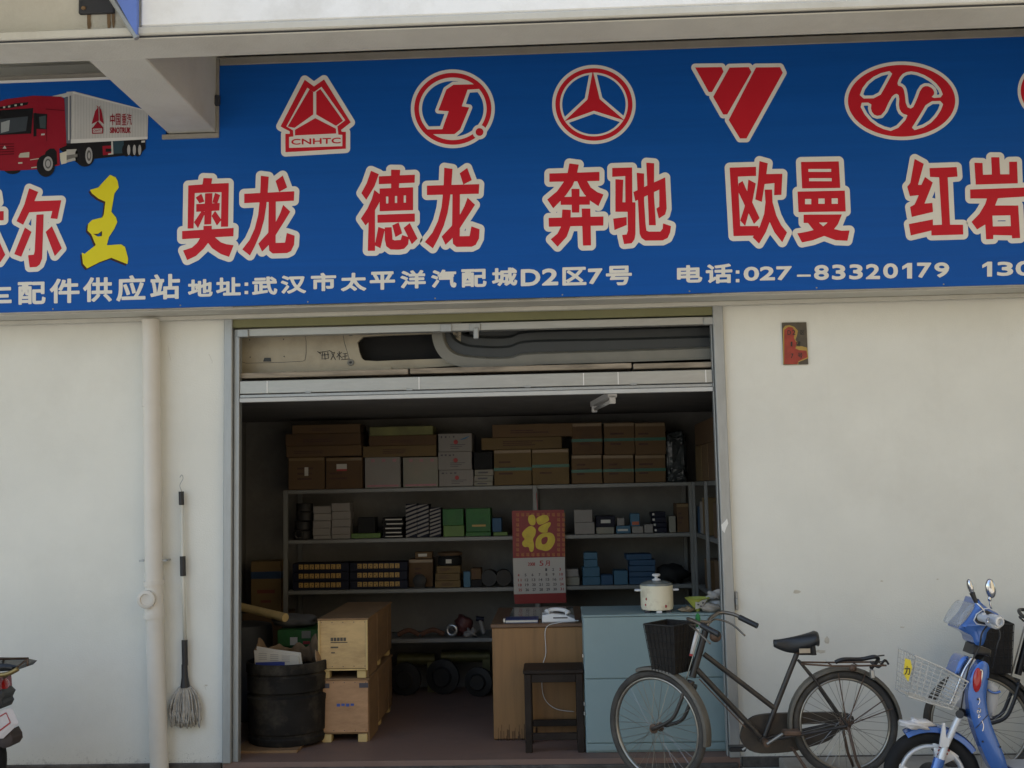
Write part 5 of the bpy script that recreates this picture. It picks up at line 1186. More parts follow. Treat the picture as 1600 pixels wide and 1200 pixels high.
# ------------------------------------------------------------------ wooden crates
m_ply = M('crate plywood', (.56, .38, .17), .7, var=.16, scale=3.5, stretch=(1, 1, 3), dirt=(.27, .16, .065), dirt_amt=.65, dscale=4.5)
m_ply2 = M('crate plywood reddish', (.42, .24, .12), .7, var=.16, scale=3.5, stretch=(1, 1, 3), dirt=(.2, .1, .045), dirt_amt=.65, dscale=4.5)
m_plyside = M('crate side boards', (.22, .13, .062), .75, var=.25, scale=3, stretch=(3, 1, 3))
m_block = M('pine block', (.55, .40, .17), .7, var=.15, scale=8)
ycr = Pz(540, 1160, 0).y
kx0, kx1 = P(500, 1100, ycr).x, P(576.5, 1100, ycr).x
def crate(label, z0, z1, x0, x1, dep, face, extra):
    t = thing('wooden_crate', label, 'crate', ((x0 + x1) / 2, ycr + dep / 2, z0), 'long plywood crates')
    obj('end_panel', B().box(x0 + .006, x1 - .006, ycr, ycr + .014, z0 + .062, z1 - .012, .002), face, t)
    n = 3
    for s_ in (0, 1):
        for k in range(n):
            ya = ycr + .016 + (dep - .02) * (0, .36, .82)[k]; yb_ = ycr + .016 + (dep - .02) * (.36, .82, 1)[k] - .016
            X = x0 if s_ == 0 else x1 - .012
            obj('side_board', B().box(X, X + .012, ya, yb_, z0 + (.0 if k == 0 else .045), z1 - .012, .002), m_plyside, t)
    obj('lid', B().box(x0 - .005, x1 + .005, ycr - .008, ycr + dep, z1 - .0115, z1, .002), m_plyside, t)
    obj('base', B().box(x0 + .013, x1 - .013, ycr + .0145, ycr + dep - .004, z0 + .05, z0 + .0615), m_plyside, t)
    for x in (x0 + .013, x1 - .073):
        for yy in (ycr + .002, ycr + dep * .5, ycr + dep - .08): obj('block', B().box(x, x + .06, yy, yy + .07, z0, z0 + .0495, .003), m_block, t)
    nl = B()
    for zz in (z0 + .075, z1 - .026):
        for k in range(5): nl.ell((x0 + .02 + (x1 - x0 - .04) * k / 4, ycr - .001, zz), .0032, .0012, .0032, 6, 4)
    q_ = obj('nail_heads', nl, m_ink, t); q_['kind'] = 'stuff'
    extra(t, x0, x1, z0, z1); return t
zm = P(540, 1060, ycr).z; ztp = P(535, 966, ycr).z
def ex_low(t, x0, x1, z0, z1):
    for x in (x0 + .004, x1 - .062): obj('corner_strap', B().box(x, x + .058, ycr - .004, ycr - .0005, z1 - .06, z1 - .03), m_ink, t)
    b = B(); xm_ = (x0 + x1) / 2; zz = z0 + (z1 - z0) * .58
    for k in range(4): b.box(xm_ - .05 + k * .03, xm_ - .028 + k * .03, ycr - .0015, ycr - .0002, zz - .008 + .004 * (k % 2), zz + .01)
    obj('stencil', b, M('blue stencil', (.05, .09, .3), .7), t)
def ex_up(t, x0, x1, z0, z1):
    b = B(); xs = x0 + (x1 - x0) * .25; zz = z0 + (z1 - z0) * .62
    for k in range(5): b.box(xs + k * .021, xs + k * .021 + .017, ycr - .0015, ycr - .0002, zz, zz + .022)
    b.box(xs, xs + .11, ycr - .0015, ycr - .0002, zz - .012, zz - .006).box(xs, xs + .05, ycr - .0015, ycr - .0002, zz - .045, zz - .035).box(xs + .004, xs + .028, ycr - .0015, ycr - .0002, zz - .078, zz - .07)
    obj('stencil', b, M('black stencil', (.09, .075, .055), .8, var=.4, scale=60), t)
    for x in (x0 - .0, x1 - .012): obj('edge_batten', B().box(x, x + .012, ycr - .012, ycr - .0003, z0 + .05, z1 - .012, .002), m_block, t)
    obj('edge_batten', B().box(x0 + .013, x1 - .013, ycr - .012, ycr - .0003, z0 + .05, z0 + .06, .002), m_block, t)
crate('reddish plywood crate with blue stencil at the bottom of two', 0, zm, kx0, kx1, 1.0, m_ply2, ex_low)
crate('pale plywood crate with black stencil stacked on another crate', zm + .001, ztp, kx0 - .01, kx1 - .004, 1.02, m_ply, ex_up)

# ------------------------------------------------------------------ left corner: rubber tub and stored things
fy = Pz(435, 1169, .02).y
tx = P(434, 1100, fy).x; tr_ = (P(498, 1100, fy + .2).x - P(374, 1100, fy + .2).x) / 2
ty = fy + tr_
m_plyside = M('crate side boards'); bd = one('board', B().box(tx - tr_ * 1.05, tx + tr_ * .52, fy - .05, fy + .5, 0, .017, .002), m_plyside, 'thin wooden board under the black rubber tub', 'board')
zt1 = P(436, 1040, fy).z
m_tub = M('black rubber tub', (.016, .0145, .013), .75, var=.4, scale=4, bump=.35, bscale=14, dirt=(.10, .085, .062), dirt_amt=.75, dscale=5, spec=.18)
H_ = zt1 - .018
tb = thing('rubber_tub', 'large black ribbed rubber tub holding paper sacks', 'tub', (tx, ty, .018))
obj('shell', B().lathe([(tr_ * .93, 0), (tr_ * .96, .015), (tr_ * .97, H_ * .08), (tr_ * .945, H_ * .1), (tr_ * .945, H_ * .13), (tr_ * .975, H_ * .15), (tr_ * .985, H_ * .4), (tr_ * .99, H_ * .5), (tr_ * 1.0, H_ * .52), (tr_ * 1.01, H_ * .58), (tr_ * .93, H_ * .6), (tr_ * .93, H_ * .63), (tr_ * .99, H_ * .65), (tr_ * .995, H_ * .8), (tr_ * 1.005, H_ * .83), (tr_ * .975, H_ * .85), (tr_ * .975, H_ * .86), (tr_ * 1.025, H_ * .88), (tr_ * 1.02, H_ * .985), (tr_ * 1.0, H_), (tr_ * .96, H_), (tr_ * .93, H_ * .9), (tr_ * .9, H_ * .5), (0, H_ * .4)], (tx, ty, .018), (0, 0, 1), 48), m_tub, tb, 30)
def sheet(pts, th=.004): return B().prism(pts, (0, th, 0))
m_sack = M('brown paper sack', (.24, .16, .09), .9, var=.2, scale=9, bump=.4, bscale=20)
sk_ = B(); rows_ = []
for j_ in range(4):
    row = []
    for k in range(64):
        a = math.pi * (-.02 + 1.1 * k / 63) + .15; f_ = noise.noise(Vector((k * .35, j_ * .7, 0))); g_ = noise.noise(Vector((k * .11, 5, 0)))
        r0 = tr_ * (.9 - .02 * j_) + f_ * .018; up_ = (H_ * .9, H_ * .985, H_ + .03 + .05 * max(0, g_ + .3), H_ + .045 + .11 * max(0, g_ + .25))[j_]
        row.append(sk_.bm.verts.new((tx - math.cos(a) * r0, ty + math.sin(a) * r0, .018 + up_ + f_ * .012 * (j_ > 1))))
    rows_.append(row)
for A, Bq in zip(rows_, rows_[1:]):
    for k in range(63): sk_.bm.faces.new((A[k], A[k + 1], Bq[k + 1], Bq[k]))
so = one('paper_sack', sk_, m_sack, 'crumpled brown paper sack lining the rubber tub rim', 'sack', None, True)
md = so.modifiers.new('t', 'SOLIDIFY'); md.thickness = .006
npz = .018 + H_ * .97
y1n = ty - tr_ * .35
nw = thing('folded_newspaper', 'folded white newspaper with a blue heading sticking out of the tub', 'newspaper', tuple(P(432, 1042, y1n)))
fold = [P(397, 1016, y1n), P(425, 1021, y1n), P(466, 1026, y1n), P(469, 1046, y1n), P(400, 1060, y1n)]
obj('sheet', B().prism(fold, (0, .012, .0)), m_label, nw)
obj('sheet', B().prism([p + Vector((.012, .014, .012)) for p in fold], (0, .012, .01)), m_label, nw)
def nproj(x, y): return P(x, y, y1n - .0015)
obj('heading', print_mesh('h', [poly([(399, 1035), (445, 1033.5), (445, 1046), (401, 1046)])], 0, nproj, .6), M('news blue', (.03, .05, .25), .6), nw)
obj('print', print_mesh('p', [poly(rect(404 + (i % 3) * 18, 1020.5 + (i // 3) * 3 + (i % 3) * 2, 404 + (i % 3) * 18 + 13, 1021.6 + (i // 3) * 3 + (i % 3) * 2)) for i in range(12)], 0, nproj, .4), M('news grey', (.3, .29, .28), .7), nw)
# green boxes behind
yg = .95
gz1 = P(465, 984, yg).z; gx0, gx1 = P(433, 1000, yg).x, P(500, 1000, yg).x
zg = P(465, 1010, yg).z
def gprint(x0f, x1f, z0f, z1f, mat):
    return lambda t, X0, X1, Z0, Z1, Y: obj('label', B().box(X0 + (X1 - X0) * x0f, X0 + (X1 - X0) * x1f, Y - .002, Y - .0003, Z0 + (Z1 - Z0) * z0f, Z0 + (Z1 - Z0) * z1f), mat, t)
n_ = 4
for i in range(n_):
    za = zg * i / n_
    carton(440, 1010, 500, 1040, m_green, ('green carton on the floor behind the tub', 'green carton second from the floor behind the tub', 'green carton third from the floor behind the tub', 'green carton just below the top one behind the tub')[i], za, Y=yg + .01 * (i % 2), dep=.35, group='green cartons behind the tub') if False else one('carton', B().box(gx0 + .01 * (i % 2), gx1, yg + .006 * i, yg + .38, za + .001, za + zg / n_, .003), m_green, ('green carton on the floor behind the tub', 'green carton second from the floor behind the tub', 'green carton third from the floor behind the tub', 'green carton just below the top one behind the tub')[i], 'box', 'green cartons behind the tub')
tg = carton(433, 984, 500, 1010, m_green, 'green carton with pale labels on top behind the tub', zg + .001, Y=yg, dep=.38, group='green cartons behind the tub', extra=many(gprint(.3, .47, .08, .55, m_label), gprint(.57, .78, .48, .92, m_wbox2), gprint(.6, .76, .12, .3, m_redp)))
c = P(455, 977, yg + .1); lumpy('grey_bag', 'dusty grey bag lying on the green cartons', 'bag', (c.x, yg + .18, 0), .17, .13, .05, M('dusty grey bag', (.09, .088, .085), .85, var=.2), None, 21, .2, base=tg)
# grey drum and striped carton, yellow tube
c = P(392, 990, 1.25); dr = one('grey_drum', B().lathe([(.19, 0), (.2, .01), (.2, c.z + .02), (.19, c.z + .06), (.12, c.z + .075), (0, c.z + .077)], (c.x - .06, 1.3, 0), (0, 0, 1), 28), M('dull grey drum', (.05, .05, .05), .7, var=.2), 'dull grey drum behind the tub by the left jamb', 'drum', None, 35)
ybx = 2.05
X0, X1 = P(392, 915, ybx).x, P(439, 915, ybx).x; Z1 = P(415, 877, ybx).z; Z0 = P(415, 958, ybx).z
sb_ = thing('carton', 'tall brown carton with a blue band in the rear left corner', 'box', ((X0 + X1) / 2, ybx + .12, Z0))
obj('body', B().box(X0, X1, ybx, ybx + .25, Z0, Z1, .003), m_card3, sb_)
obj('band', B().box(X0 - .001, X1 + .001, ybx - .002, ybx + .2, Z0 + (Z1 - Z0) * .66, Z0 + (Z1 - Z0) * .8), m_tblue, sb_)
obj('print', B().box(X0 + .05, X1 - .05, ybx - .002, ybx - .0003, Z0 + (Z1 - Z0) * .38, Z0 + (Z1 - Z0) * .45), M('faded red print', (.12, .03, .02), .8), sb_)
obj('print', B().box(X0 + .08, X1 - .08, ybx - .002, ybx - .0003, Z0 + (Z1 - Z0) * .2, Z0 + (Z1 - Z0) * .25), MATS['faded red print'], sb_)
one('carton', B().box(X0 - .06, X1 + .04, ybx - .03, ybx + .3, 0, Z0 - .001, .003), m_card2, 'dim brown carton on the floor carrying the blue banded carton', 'box')
a, b_ = P(372, 948, 1.25), P(446, 965, .92)
one('cardboard_tube', B().tube([a + Vector((-.1, .05, .02)), b_], .03, 16), m_block, 'yellow cardboard tube lying across the drum by the left jamb', 'tube', None, 40)

# ------------------------------------------------------------------ bicycles
m_tyre = M('dusty tyre rubber', (.045, .04, .034), .8, var=.25, scale=12, dirt=(.14, .12, .09), dirt_amt=.5)
m_rim = M('dull chrome rim', (.32, .30, .26), .32, .85, var=.15, scale=10, dirt=(.2, .13, .08), dirt_amt=.5)
m_bframe = M('old brown black frame paint', (.024, .02, .017), .42, var=.3, scale=10, dirt=(.085, .062, .042), dirt_amt=.5, dscale=10)
m_guard = M('dusty mudguard', (.10, .088, .068), .5, var=.2, scale=8, dirt=(.2, .17, .12), dirt_amt=.5)
m_dull = M('tarnished chrome', (.20, .175, .145), .38, .75, var=.3, scale=14, dirt=(.09, .06, .04), dirt_amt=.6)
m_case = M('worn chain case', (.045, .034, .024), .55, var=.35, scale=9, dirt=(.11, .075, .045), dirt_amt=.5, dscale=7)
m_saddle = M('black saddle leather', (.016, .017, .018), .42, var=.2, bump=.1)
m_bask = M('dark basket canvas', (.045, .038, .032), .85, var=.25, scale=20, bump=.4, bscale=80)
m_refl = M('white red reflector', (.6, .57, .55), .3, var=.05)
m_rusty = M('rusty steel', (.12, .075, .05), .6, .4, var=.35, scale=18)
m_chrome = M('chrome', (.62, .62, .62), .12, 1.0, var=.08)
m_bblack = M('black bike paint', (.014, .014, .016), .35, var=.2)
m_greenc = M('green cloth', (.02, .16, .04), .8, var=.15)

def wheel(parent, c, r, ax, mats, spokes=36, tr=.021, name='wheel'):
    mt, mr = mats; c = Vector(c); ax = Vector(ax).normalized()
    w = obj(name, B().torus(c, r - tr, tr, ax, 56, 10), mt, parent, True)
    obj('rim', B().torus(c, r - tr * 2.15, .009, ax, 56, 8, 1.5), mr, w, True)
    u = Vector((0, 0, 1)); u = (u - ax * u.dot(ax)).normalized(); v = ax.cross(u); sp = B()
    for k in range(spokes):
        a = 2 * math.pi * k / spokes; s_ = 1 if k % 2 else -1; a2 = a + (.9 if (k // 2) % 2 else -.9)
        sp.tube([c + ax * (.03 * s_) + (u * math.cos(a2) + v * math.sin(a2)) * .022, c + (u * math.cos(a) + v * math.sin(a)) * (r - tr * 2.3)], .0012, 4, caps=False)
    obj('spokes', sp, m_rim, w)
    obj('hub', B().lathe([(.006, -.055), (.008, -.04), (.026, -.036), (.026, -.03), (.014, -.025), (.014, .025), (.026, .03), (.026, .036), (.008, .04), (.006, .055)], c, ax, 14), m_rusty, w, 35)
    return w
def arc_strip(parent, c, r, ax, a0, a1, w, mat, name='mudguard', n=26, dep=.008):
    """mudguard: curved section swept along an arc (angles from up, towards ax x up)"""
    c = Vector(c); ax = Vector(ax).normalized(); u = Vector((0, 0, 1)); u = (u - ax * u.dot(ax)).normalized(); v = ax.cross(u); b = B(); rings = []
    sec = [(-1, -.55), (-.85, -.12), (-.4, .0), (0, .03), (.4, 0), (.85, -.12), (1, -.55)]
    for i in range(n + 1):
        a = a0 + (a1 - a0) * i / n; d = u * math.cos(a) + v * math.sin(a)
        o_ = [c + d * (r + q * w) + ax * (p * w) for p, q in sec]; i_ = [c + d * (r + q * w - .003) + ax * (p * w * .94) for p, q in reversed(sec)]
        rings.append([b.bm.verts.new(p) for p in o_ + i_])
    m_ = len(rings[0])
    for A, Bq in zip(rings, rings[1:]):
        for k in range(m_): b.bm.faces.new((A[k], A[(k + 1) % m_], Bq[(k + 1) % m_], Bq[k]))
    b.bm.faces.new(rings[0]); b.bm.faces.new(rings[-1])
    return obj(name, b, mat, parent, 40)

def bicycle(name, label, YB, ref, off, steer, fm, gm, bask_c, detail=True):
    """traced step-through bicycle facing left; ref = image point of the rear hub, off = world shift"""
    off = Vector(off); hubR = P(*ref, YB) ; dyp = 0
    def p(x, y, dy=0.0): return P(x, y, YB) + Vector((0, dy, 0)) + off
    rh = p(1314, 1131); RR = P(1314, 1047, YB).z - P(1314, 1131, YB).z
    t = thing(name, label, 'bicycle', (rh.x, rh.y, rh.z - RR), 'parked bicycles')
    # frame (rear part)
    BBp, ST_, HT, HB = p(1187, 1156), p(1239, 1022), p(1097, 985), p(1076, 1058)
    fb = B(); r = .0145
    fb.tube([HT, HB], .019, 12).tube([p(1094, 1022), p(1206, 1108)], r, 12).tube([p(1083, 1046), p(1188, 1157)], r * 1.08, 12).tube([ST_, p(1206, 1105), BBp], r, 12)
    fb.lathe([(.024, -.035), (.024, .035)], BBp, (0, 1, 0), 14)
    for s_ in (-1, 1):
        fb.tube([p(1242, 1032, s_ * .012), p(1262, 1056, s_ * .04), rh + Vector((0, s_ * .055, 0))], .0075, 8)
        fb.tube([BBp + Vector((0.01, s_ * .03, 0)), rh + Vector((0, s_ * .055, 0))], .0085, 8)
    obj('frame', fb, fm, t, 40)
    obj('cable', B().tube([p(1086, 1060, -.02), p(1135, 1112, -.02), p(1158, 1136, -.02)], .0035, 6), m_rusty, t)
    # saddle
    sa, sc_ = p(1203, 1003), p(1272, 1000); L = sc_.x - sa.x; b = B(); rings = []
    for i in range(15):
        q = i / 14; w = .016 + .062 * (max(0, (q - .3) / .7) ** 1.2 if q > .3 else 0) ; w *= (1 if q < .93 else (.85 if q < .98 else .6))
        ztop = sa.z + .012 + .05 * q ** 1.5 - (.012 if q > .95 else 0); th = .022 + .03 * math.sin(min(1, q * 1.1) * math.pi * .75)
        ring = []
        for k in range(12):
            a = 2 * math.pi * k / 12; ring.append(b.bm.verts.new((sa.x + L * q, sa.y + math.cos(a) * w, ztop - th + math.sin(a) * th * (1 if math.sin(a) > 0 else .8) * 1.0)))
        rings.append(ring)
    for A, Bq in zip(rings, rings[1:]):
        for k in range(12): b.bm.faces.new((A[k], A[(k + 1) % 12], Bq[(k + 1) % 12], Bq[k]))
    b.bm.faces.new(rings[0]); b.bm.faces.new(rings[-1])
    sd_ = obj('saddle', b, m_saddle, t, True)
    obj('saddle_springs', B().tube([p(1262, 1008, -.035), p(1264, 1022, -.035)], .013, 10).tube([p(1262, 1008, .035), p(1264, 1022, .035)], .013, 10).tube([p(1215, 1008), p(1240, 1022), p(1264, 1022)], .006, 6), m_dmetal, sd_)
    obj('saddle_tag', B().box(p(1239, 1010).x, p(1256, 1010).x, rh.y - .062, rh.y - .058, p(1240, 1018).z, p(1240, 1011).z), m_rim, sd_)
    obj('seat_post', B().tube([p(1240, 1022), p(1242, 1012)], .012, 10), m_rusty, t, True)
    # wheels
    wheel(t, rh, RR, (0, 1, 0), (m_tyre, m_rim))
    arc_strip(t, rh, RR + .022, (0, 1, 0), -1.75, 1.55, .032, gm)
    obj('mudguard_stay', B().tube([rh + Vector((0, -.05, 0)), p(1372, 1092, -.035)], .003, 5).tube([rh + Vector((0, -.05, 0)), p(1386, 1105, -.035)], .003, 5).tube([rh + Vector((0, -.05, 0)), p(1301, 1050, -.04)], .0035, 5).tube([rh + Vector((0, -.05, 0)), p(1344, 1048, -.04)], .0035, 5), m_rusty, t)
    # rear rack
    rb = B()
    for s_ in (-.06, .06): rb.tube([p(1244, 1036, s_ * .5), p(1290, 1038, s_), p(1374, 1037, s_)], .005, 6)
    for x in (1290, 1330, 1372): rb.tube([p(x, 1037.5, -.06), p(x, 1037.5, .06)], .004, 6)
    rkk = obj('carrier', rb, m_rusty, t)
    if detail:
        obj('strap_bundle', B().tube(curve_pts([p(1298, 1034, -.02), p(1310, 1029, -.03), p(1340, 1030, .0), p(1358, 1025, -.03), p(1366, 1031, .0), p(1352, 1042, -.04)], 5), .011, 8).tube(curve_pts([p(1350, 1032, -.04), p(1362, 1040, -.06), p(1374, 1030, -.03), p(1380, 1037, -.03)], 4), .006, 6).tube([p(1356, 1026), p(1376, 1024)], .004, 5).tube([p(1358, 1034), p(1378, 1034)], .003, 5), m_bblack, rkk, True)
        obj('rear_lamp', B().ell(p(1322, 1041, -.06), .022, .02, .02, 12, 8), m_rusty, rkk, True)
        obj('clamp', B().box(p(1348, 1040).x, p(1354, 1040).x, rh.y - .08, rh.y - .05, p(1350, 1056).z, p(1350, 1043).z, .003), m_steel, rkk)
    # chain case, cranks, stand
    cz_ = [(1153, 1160), (1155, 1145), (1161, 1133), (1172, 1124), (1186, 1120), (1210, 1118), (1310, 1116), (1331, 1120), (1334, 1132), (1326, 1140), (1308, 1146), (1302, 1154), (1290, 1163), (1262, 1171), (1238, 1178), (1205, 1181), (1180, 1181), (1163, 1174)]
    ch_ = [(1236, 1136), (1290, 1133.5), (1286, 1141), (1262, 1146), (1240, 1149)]
    me = print_mesh('chain_case', [poly(smooth_loop(cz_, 1))], 0, lambda x, y: p(x, y, .05), 1.0, [poly(ch_)]); bm = bmesh.new(); bm.from_mesh(me)
    r_ = bmesh.ops.extrude_face_region(bm, geom=list(bm.faces)); bmesh.ops.translate(bm, verts=[v for v in r_['geom'] if isinstance(v, bmesh.types.BMVert)], vec=(0, .03, 0)); bmesh.ops.recalc_face_normals(bm, faces=bm.faces); bm.to_mesh(me); bm.free()
    obj('chain_case', me, m_case if detail else fm, t, 40)
    obj('kick_stand', B().tube([p(1228, 1164, -.05), p(1238, 1180, -.09), p(1253, 1204, -.13)], .008, 8), m_rusty, t, True)
    obj('crank', B().tube([BBp + Vector((0, -.1, 0)), p(1217, 1136, -.1)], .009, 8), m_rim, t, 40)
    obj('crank', B().tube([BBp + Vector((0, .06, 0)), p(1157, 1176, .06)], .009, 8), m_rim, t, 40)
    obj('axle', B().lathe([(.018, -.08), (.018, .08)], BBp + Vector((0, -.02, 0)), (0, 1, 0), 12), m_rusty, t, 40)
    for x, y, dy in ((1222, 1135, -.145), (1150, 1176, .1)):
        q = p(x, y, dy); obj('pedal', B().box(q.x - .045, q.x + .045, q.y - .035, q.y + .035, q.z - .013, q.z + .013, .006), m_bblack if dy > 0 else m_rusty, t)
    zb_ = rh.z - RR
    sb2 = B()
    for s_ in (-.07, .07): sb2.tube([rh + Vector((.0, s_, 0)), rh + Vector((.03, s_ * 1.2, -RR * .6)), Vector((rh.x + .07, rh.y + s_ * 1.3, zb_ + .008))], .008, 8)
    sb2.tube([Vector((rh.x + .07, rh.y - .091, zb_ + .008)), Vector((rh.x + .07, rh.y + .091, zb_ + .008))], .008, 8)
    obj('stand', sb2, m_rusty, t, True)
    # steered front assembly
    axis = (HT - HB).normalized(); Rm = Matrix.Rotation(-steer, 3, axis)
    def f(v): return HB + Rm @ (Vector(v) - HB)
    def ld(fwd, side, up): return HB + Vector((-fwd, side, up))     # unsteered local point: fwd = left
    fz = p(1022, 1142, .1).z if detail else zb_ + RR; RF = .312 if detail else RR * 1.02; fh0 = Vector((HB.x - .222, HB.y, fz)); fh = f(fh0); fh.z = fz
    wax = Rm @ Vector((0, 1, 0)); wax.z = 0; wax.normalize()
    fk = B()
    fk.tube([HB - axis * .02 + wax * 0, HB - axis * .05], .02, 10).tube([f(ld(.01, -.05, -.045)), f(ld(.01, .05, -.045))], .012, 10)
    for s_ in (-.05, .05):
        fk.tube(curve_pts([f(ld(.01, s_, -.045)), f(ld(.045, s_, -.14)), f(ld(.10, s_, -.23)), fh + wax * s_], 4), .0105, 8)
    obj('fork', fk, fm, t, True)
    w = wheel(t, fh, RF, wax, (m_tyre, m_rim))
    arc_strip(t, fh, RF + .02, wax, -.35 if True else 0, 1.75, .032, gm)
    fw = -(Rm @ Vector((1, 0, 0))); fw.z = 0; fw.normalize()
    # bars
    hz = HT + axis * .03; bb = B(); hand = []
    stem = HT + axis * .045
    bb.tube([HT, stem], .012, 10)
    def hp(fwd, side, up): return stem + fw * fwd + wax * side + Vector((0, 0, up))
    for s_ in (-1, 1):
        bb.tube(curve_pts([stem, hp(.03, s_ * .08, .012), hp(.02, s_ * .17, .035), hp(-.05, s_ * .20, .025), hp(-.11, s_ * .205, .0)], 5), .0105, 10)
    hb = obj('handlebar', bb, m_dull if detail else m_bblack, t, True)
    for s_ in (-1, 1):
        obj('grip', B().tube([hp(-.08, s_ * .203, .012), hp(-.185, s_ * .208, -.03)], .016, 10), m_saddle, hb, 40)
        obj('brake_lever', B().tube(curve_pts([hp(.03, s_ * .06, -.015), hp(.03, s_ * .14, .0), hp(-.04, s_ * .18, -.025), hp(-.12, s_ * .185, -.085)], 5), .0055, 6), m_dull if detail else m_bblack, hb, True)
    obj('brake_rod', B().tube([hp(.035, .0, -.01), f(ld(.04, 0, -.02))], .004, 6), m_rim, t)
    # basket
    bz1 = stem.z - .01; bz0 = HB.z + .02; rows = []
    bs = B()
    def bpnt(fwd, side, z): return Vector((HB.x, HB.y, 0)) + fw * fwd + wax * side + Vector((0, 0, z))
    lo = [(.055, -.085), (.195, -.085), (.195, .085), (.055, .085)]; hi = [(.035, -.115), (.225, -.115), (.225, .115), (.035, .115)]
    V = [[bs.bm.verts.new(bpnt(a, c_, z)) for a, c_ in l] for l, z in ((hi, bz1), ([(a * .6 + c2_ * .4, b_ * .6 + d2 * .4) for (a, b_), (c2_, d2) in zip(hi, lo)], bz1 * .6 + bz0 * .4), (lo, bz0))]
    for A, Bq in zip(V, V[1:]):
        for k in range(4): bs.bm.faces.new((A[k], A[(k + 1) % 4], Bq[(k + 1) % 4], Bq[k]))
    bs.bm.faces.new(V[-1])
    bmesh.ops.solidify(bs.bm, geom=list(bs.bm.faces), thickness=.006)
    bk = obj('basket', bs, bask_c, t)
    wr = B()
    ring = [bpnt(a, c_, bz1) for a, c_ in hi]; wr.tube(ring, .005, 6, closed=True)
    for l, z in ((hi, bz1 * .99),): pass
    for k in range(4):
        A, Bq = hi[k], hi[(k + 1) % 4]; A2, B2 = lo[k], lo[(k + 1) % 4]
        for q in range(7):
            u_ = q / 7; a = [A[i] + (Bq[i] - A[i]) * u_ for i in (0, 1)]; b2 = [A2[i] + (B2[i] - A2[i]) * u_ for i in (0, 1)]
            cx_ = sum(h[0] for h in hi) / 4; a = [cx_ + (a[0] - cx_) * 1.03, a[1] * 1.03]; b2 = [cx_ + (b2[0] - cx_) * 1.03, b2[1] * 1.03]
            wr.tube([bpnt(*a, bz1), bpnt(*b2, bz0)], .0022, 4)
    for q in range(1, 6):
        u_ = q / 6; wr.tube([bpnt((a[0] + (b2[0] - a[0]) * u_ - .15) * 1.03 + .15, (a[1] + (b2[1] - a[1]) * u_) * 1.03, bz1 + (bz0 - bz1) * u_) for a, b2 in zip(hi, lo)], .0022, 4, closed=True)
    obj('basket_wire', wr, m_dmetal, bk)
    if detail:
        q0, q1 = p(1080, 978, -.12), p(1070, 1016, -.13)
        rs = obj('reflector_stick', B().tube([q0, q1], .0095, 10), m_refl, t, True)
        obj('red_end', B().tube([q1 + (q1 - q0).normalized() * .001, q1 + (q1 - q0).normalized() * .012], .0096, 10), m_redp, rs)
        q = p(1110, 992, -.05); obj('bell', B().ell(q, .033, .026, .033, 14, 10), m_rusty, t, True)
        q = p(1081, 963, -.1); obj('green_ribbon', B().ell(q, .014, .01, .028, 10, 8).tube([q, q + Vector((-.005, 0, -.045))], [.012, .004], 6), m_greenc, t, True)
    return t
YBK = -.58
bicycle('bicycle', 'old brown black bicycle with dark front basket parked before the cabinet', YBK, (1314, 1131), (.02, 0, 0), R(40), m_bframe, m_guard, m_bask)
d2_ = P(1836, 1128, -.36) - P(1314, 1131, -.36)
bicycle('bicycle', 'black bicycle with dark basket at right edge behind the blue scooter', -.36, (1314, 1131), (d2_.x, 0, d2_.z), R(8), m_bblack, m_bblack, m_bask, False)

# ------------------------------------------------------------------ blue electric scooter
YSC = -1.15
m_sblu = M('scooter metallic blue', (.038, .125, .40), .24, .3, var=.06, scale=5, coat=.8)
m_ssil = M('scooter silver plastic', (.58, .60, .62), .3, .25, var=.05, coat=.3)
m_sgrey = M('scooter pale grey plastic', (.36, .37, .38), .4, var=.08)
m_lens = M('red lens', (.35, .008, .008), .12, var=.1, coat=.6)
m_wire = M('white coated wire', (.5, .5, .47), .35, .3, var=.1)
m_yplate = M('yellow plate', (.62, .50, .03), .45, var=.06)
m_clear = M('smoky clear plastic', (.45, .48, .5), .1, var=.05)
mcl = m_clear.node_tree.nodes['Principled BSDF']; mcl.inputs['Alpha'].default_value = .38
def s5(x, y): return (1380 + x * .1375, 880 + y * .1375)
def s6(x, y): return (1380 + x * .1375, 1035 + y * .1375)
def sp3(q, dy=0.0): return P(q[0], q[1], YSC + dy)
sg_g = P(1456, 1213, YSC); SRW = sg_g.z - ZB
sct = thing('electric_scooter', 'metallic blue electric scooter with white wire basket at the right', 'scooter', (sg_g.x, YSC, sg_g.z - SRW))
def pill(name, pts, dy, w, mat, bev=.02, parent=None, it=1):
    pts = smooth_loop(pts, it) if it else pts
    return obj(name, B().prism([sp3(q, dy) for q in pts], (0, w, 0), bev), mat, parent or sct, 50)
nac = pill('headlight_housing', [s5(*q) for q in ((1085, 390), (1055, 480), (980, 620), (850, 740), (930, 785), (1030, 830), (1050, 930), (1130, 950), (1170, 900), (1200, 760), (1300, 720), (1370, 690), (1350, 600), (1200, 510), (1130, 460))], -.09, .18, m_sblu, .022)
obj('dash_recess', B().prism([sp3(s5(*q), -.092) for q in ((1030, 630), (1080, 575), (1180, 535), (1260, 575), (1190, 690), (1080, 690))], (0, .006, 0)), m_black, nac)
obj('dash_edge', B().tube([sp3(s5(*q), -.093) for q in ((1030, 650), (1060, 580), (1150, 520), (1200, 512), (1290, 560), (1360, 610), (1370, 690), (1200, 712), (1060, 690))], .003, 6, closed=True), m_ssil, nac, True)
pill('windshield', [s5(*q) for q in ((1035, 450), (960, 500), (890, 600), (838, 705), (862, 735), (940, 660), (1000, 580), (1050, 500))], -.10, .2, m_clear, .012)
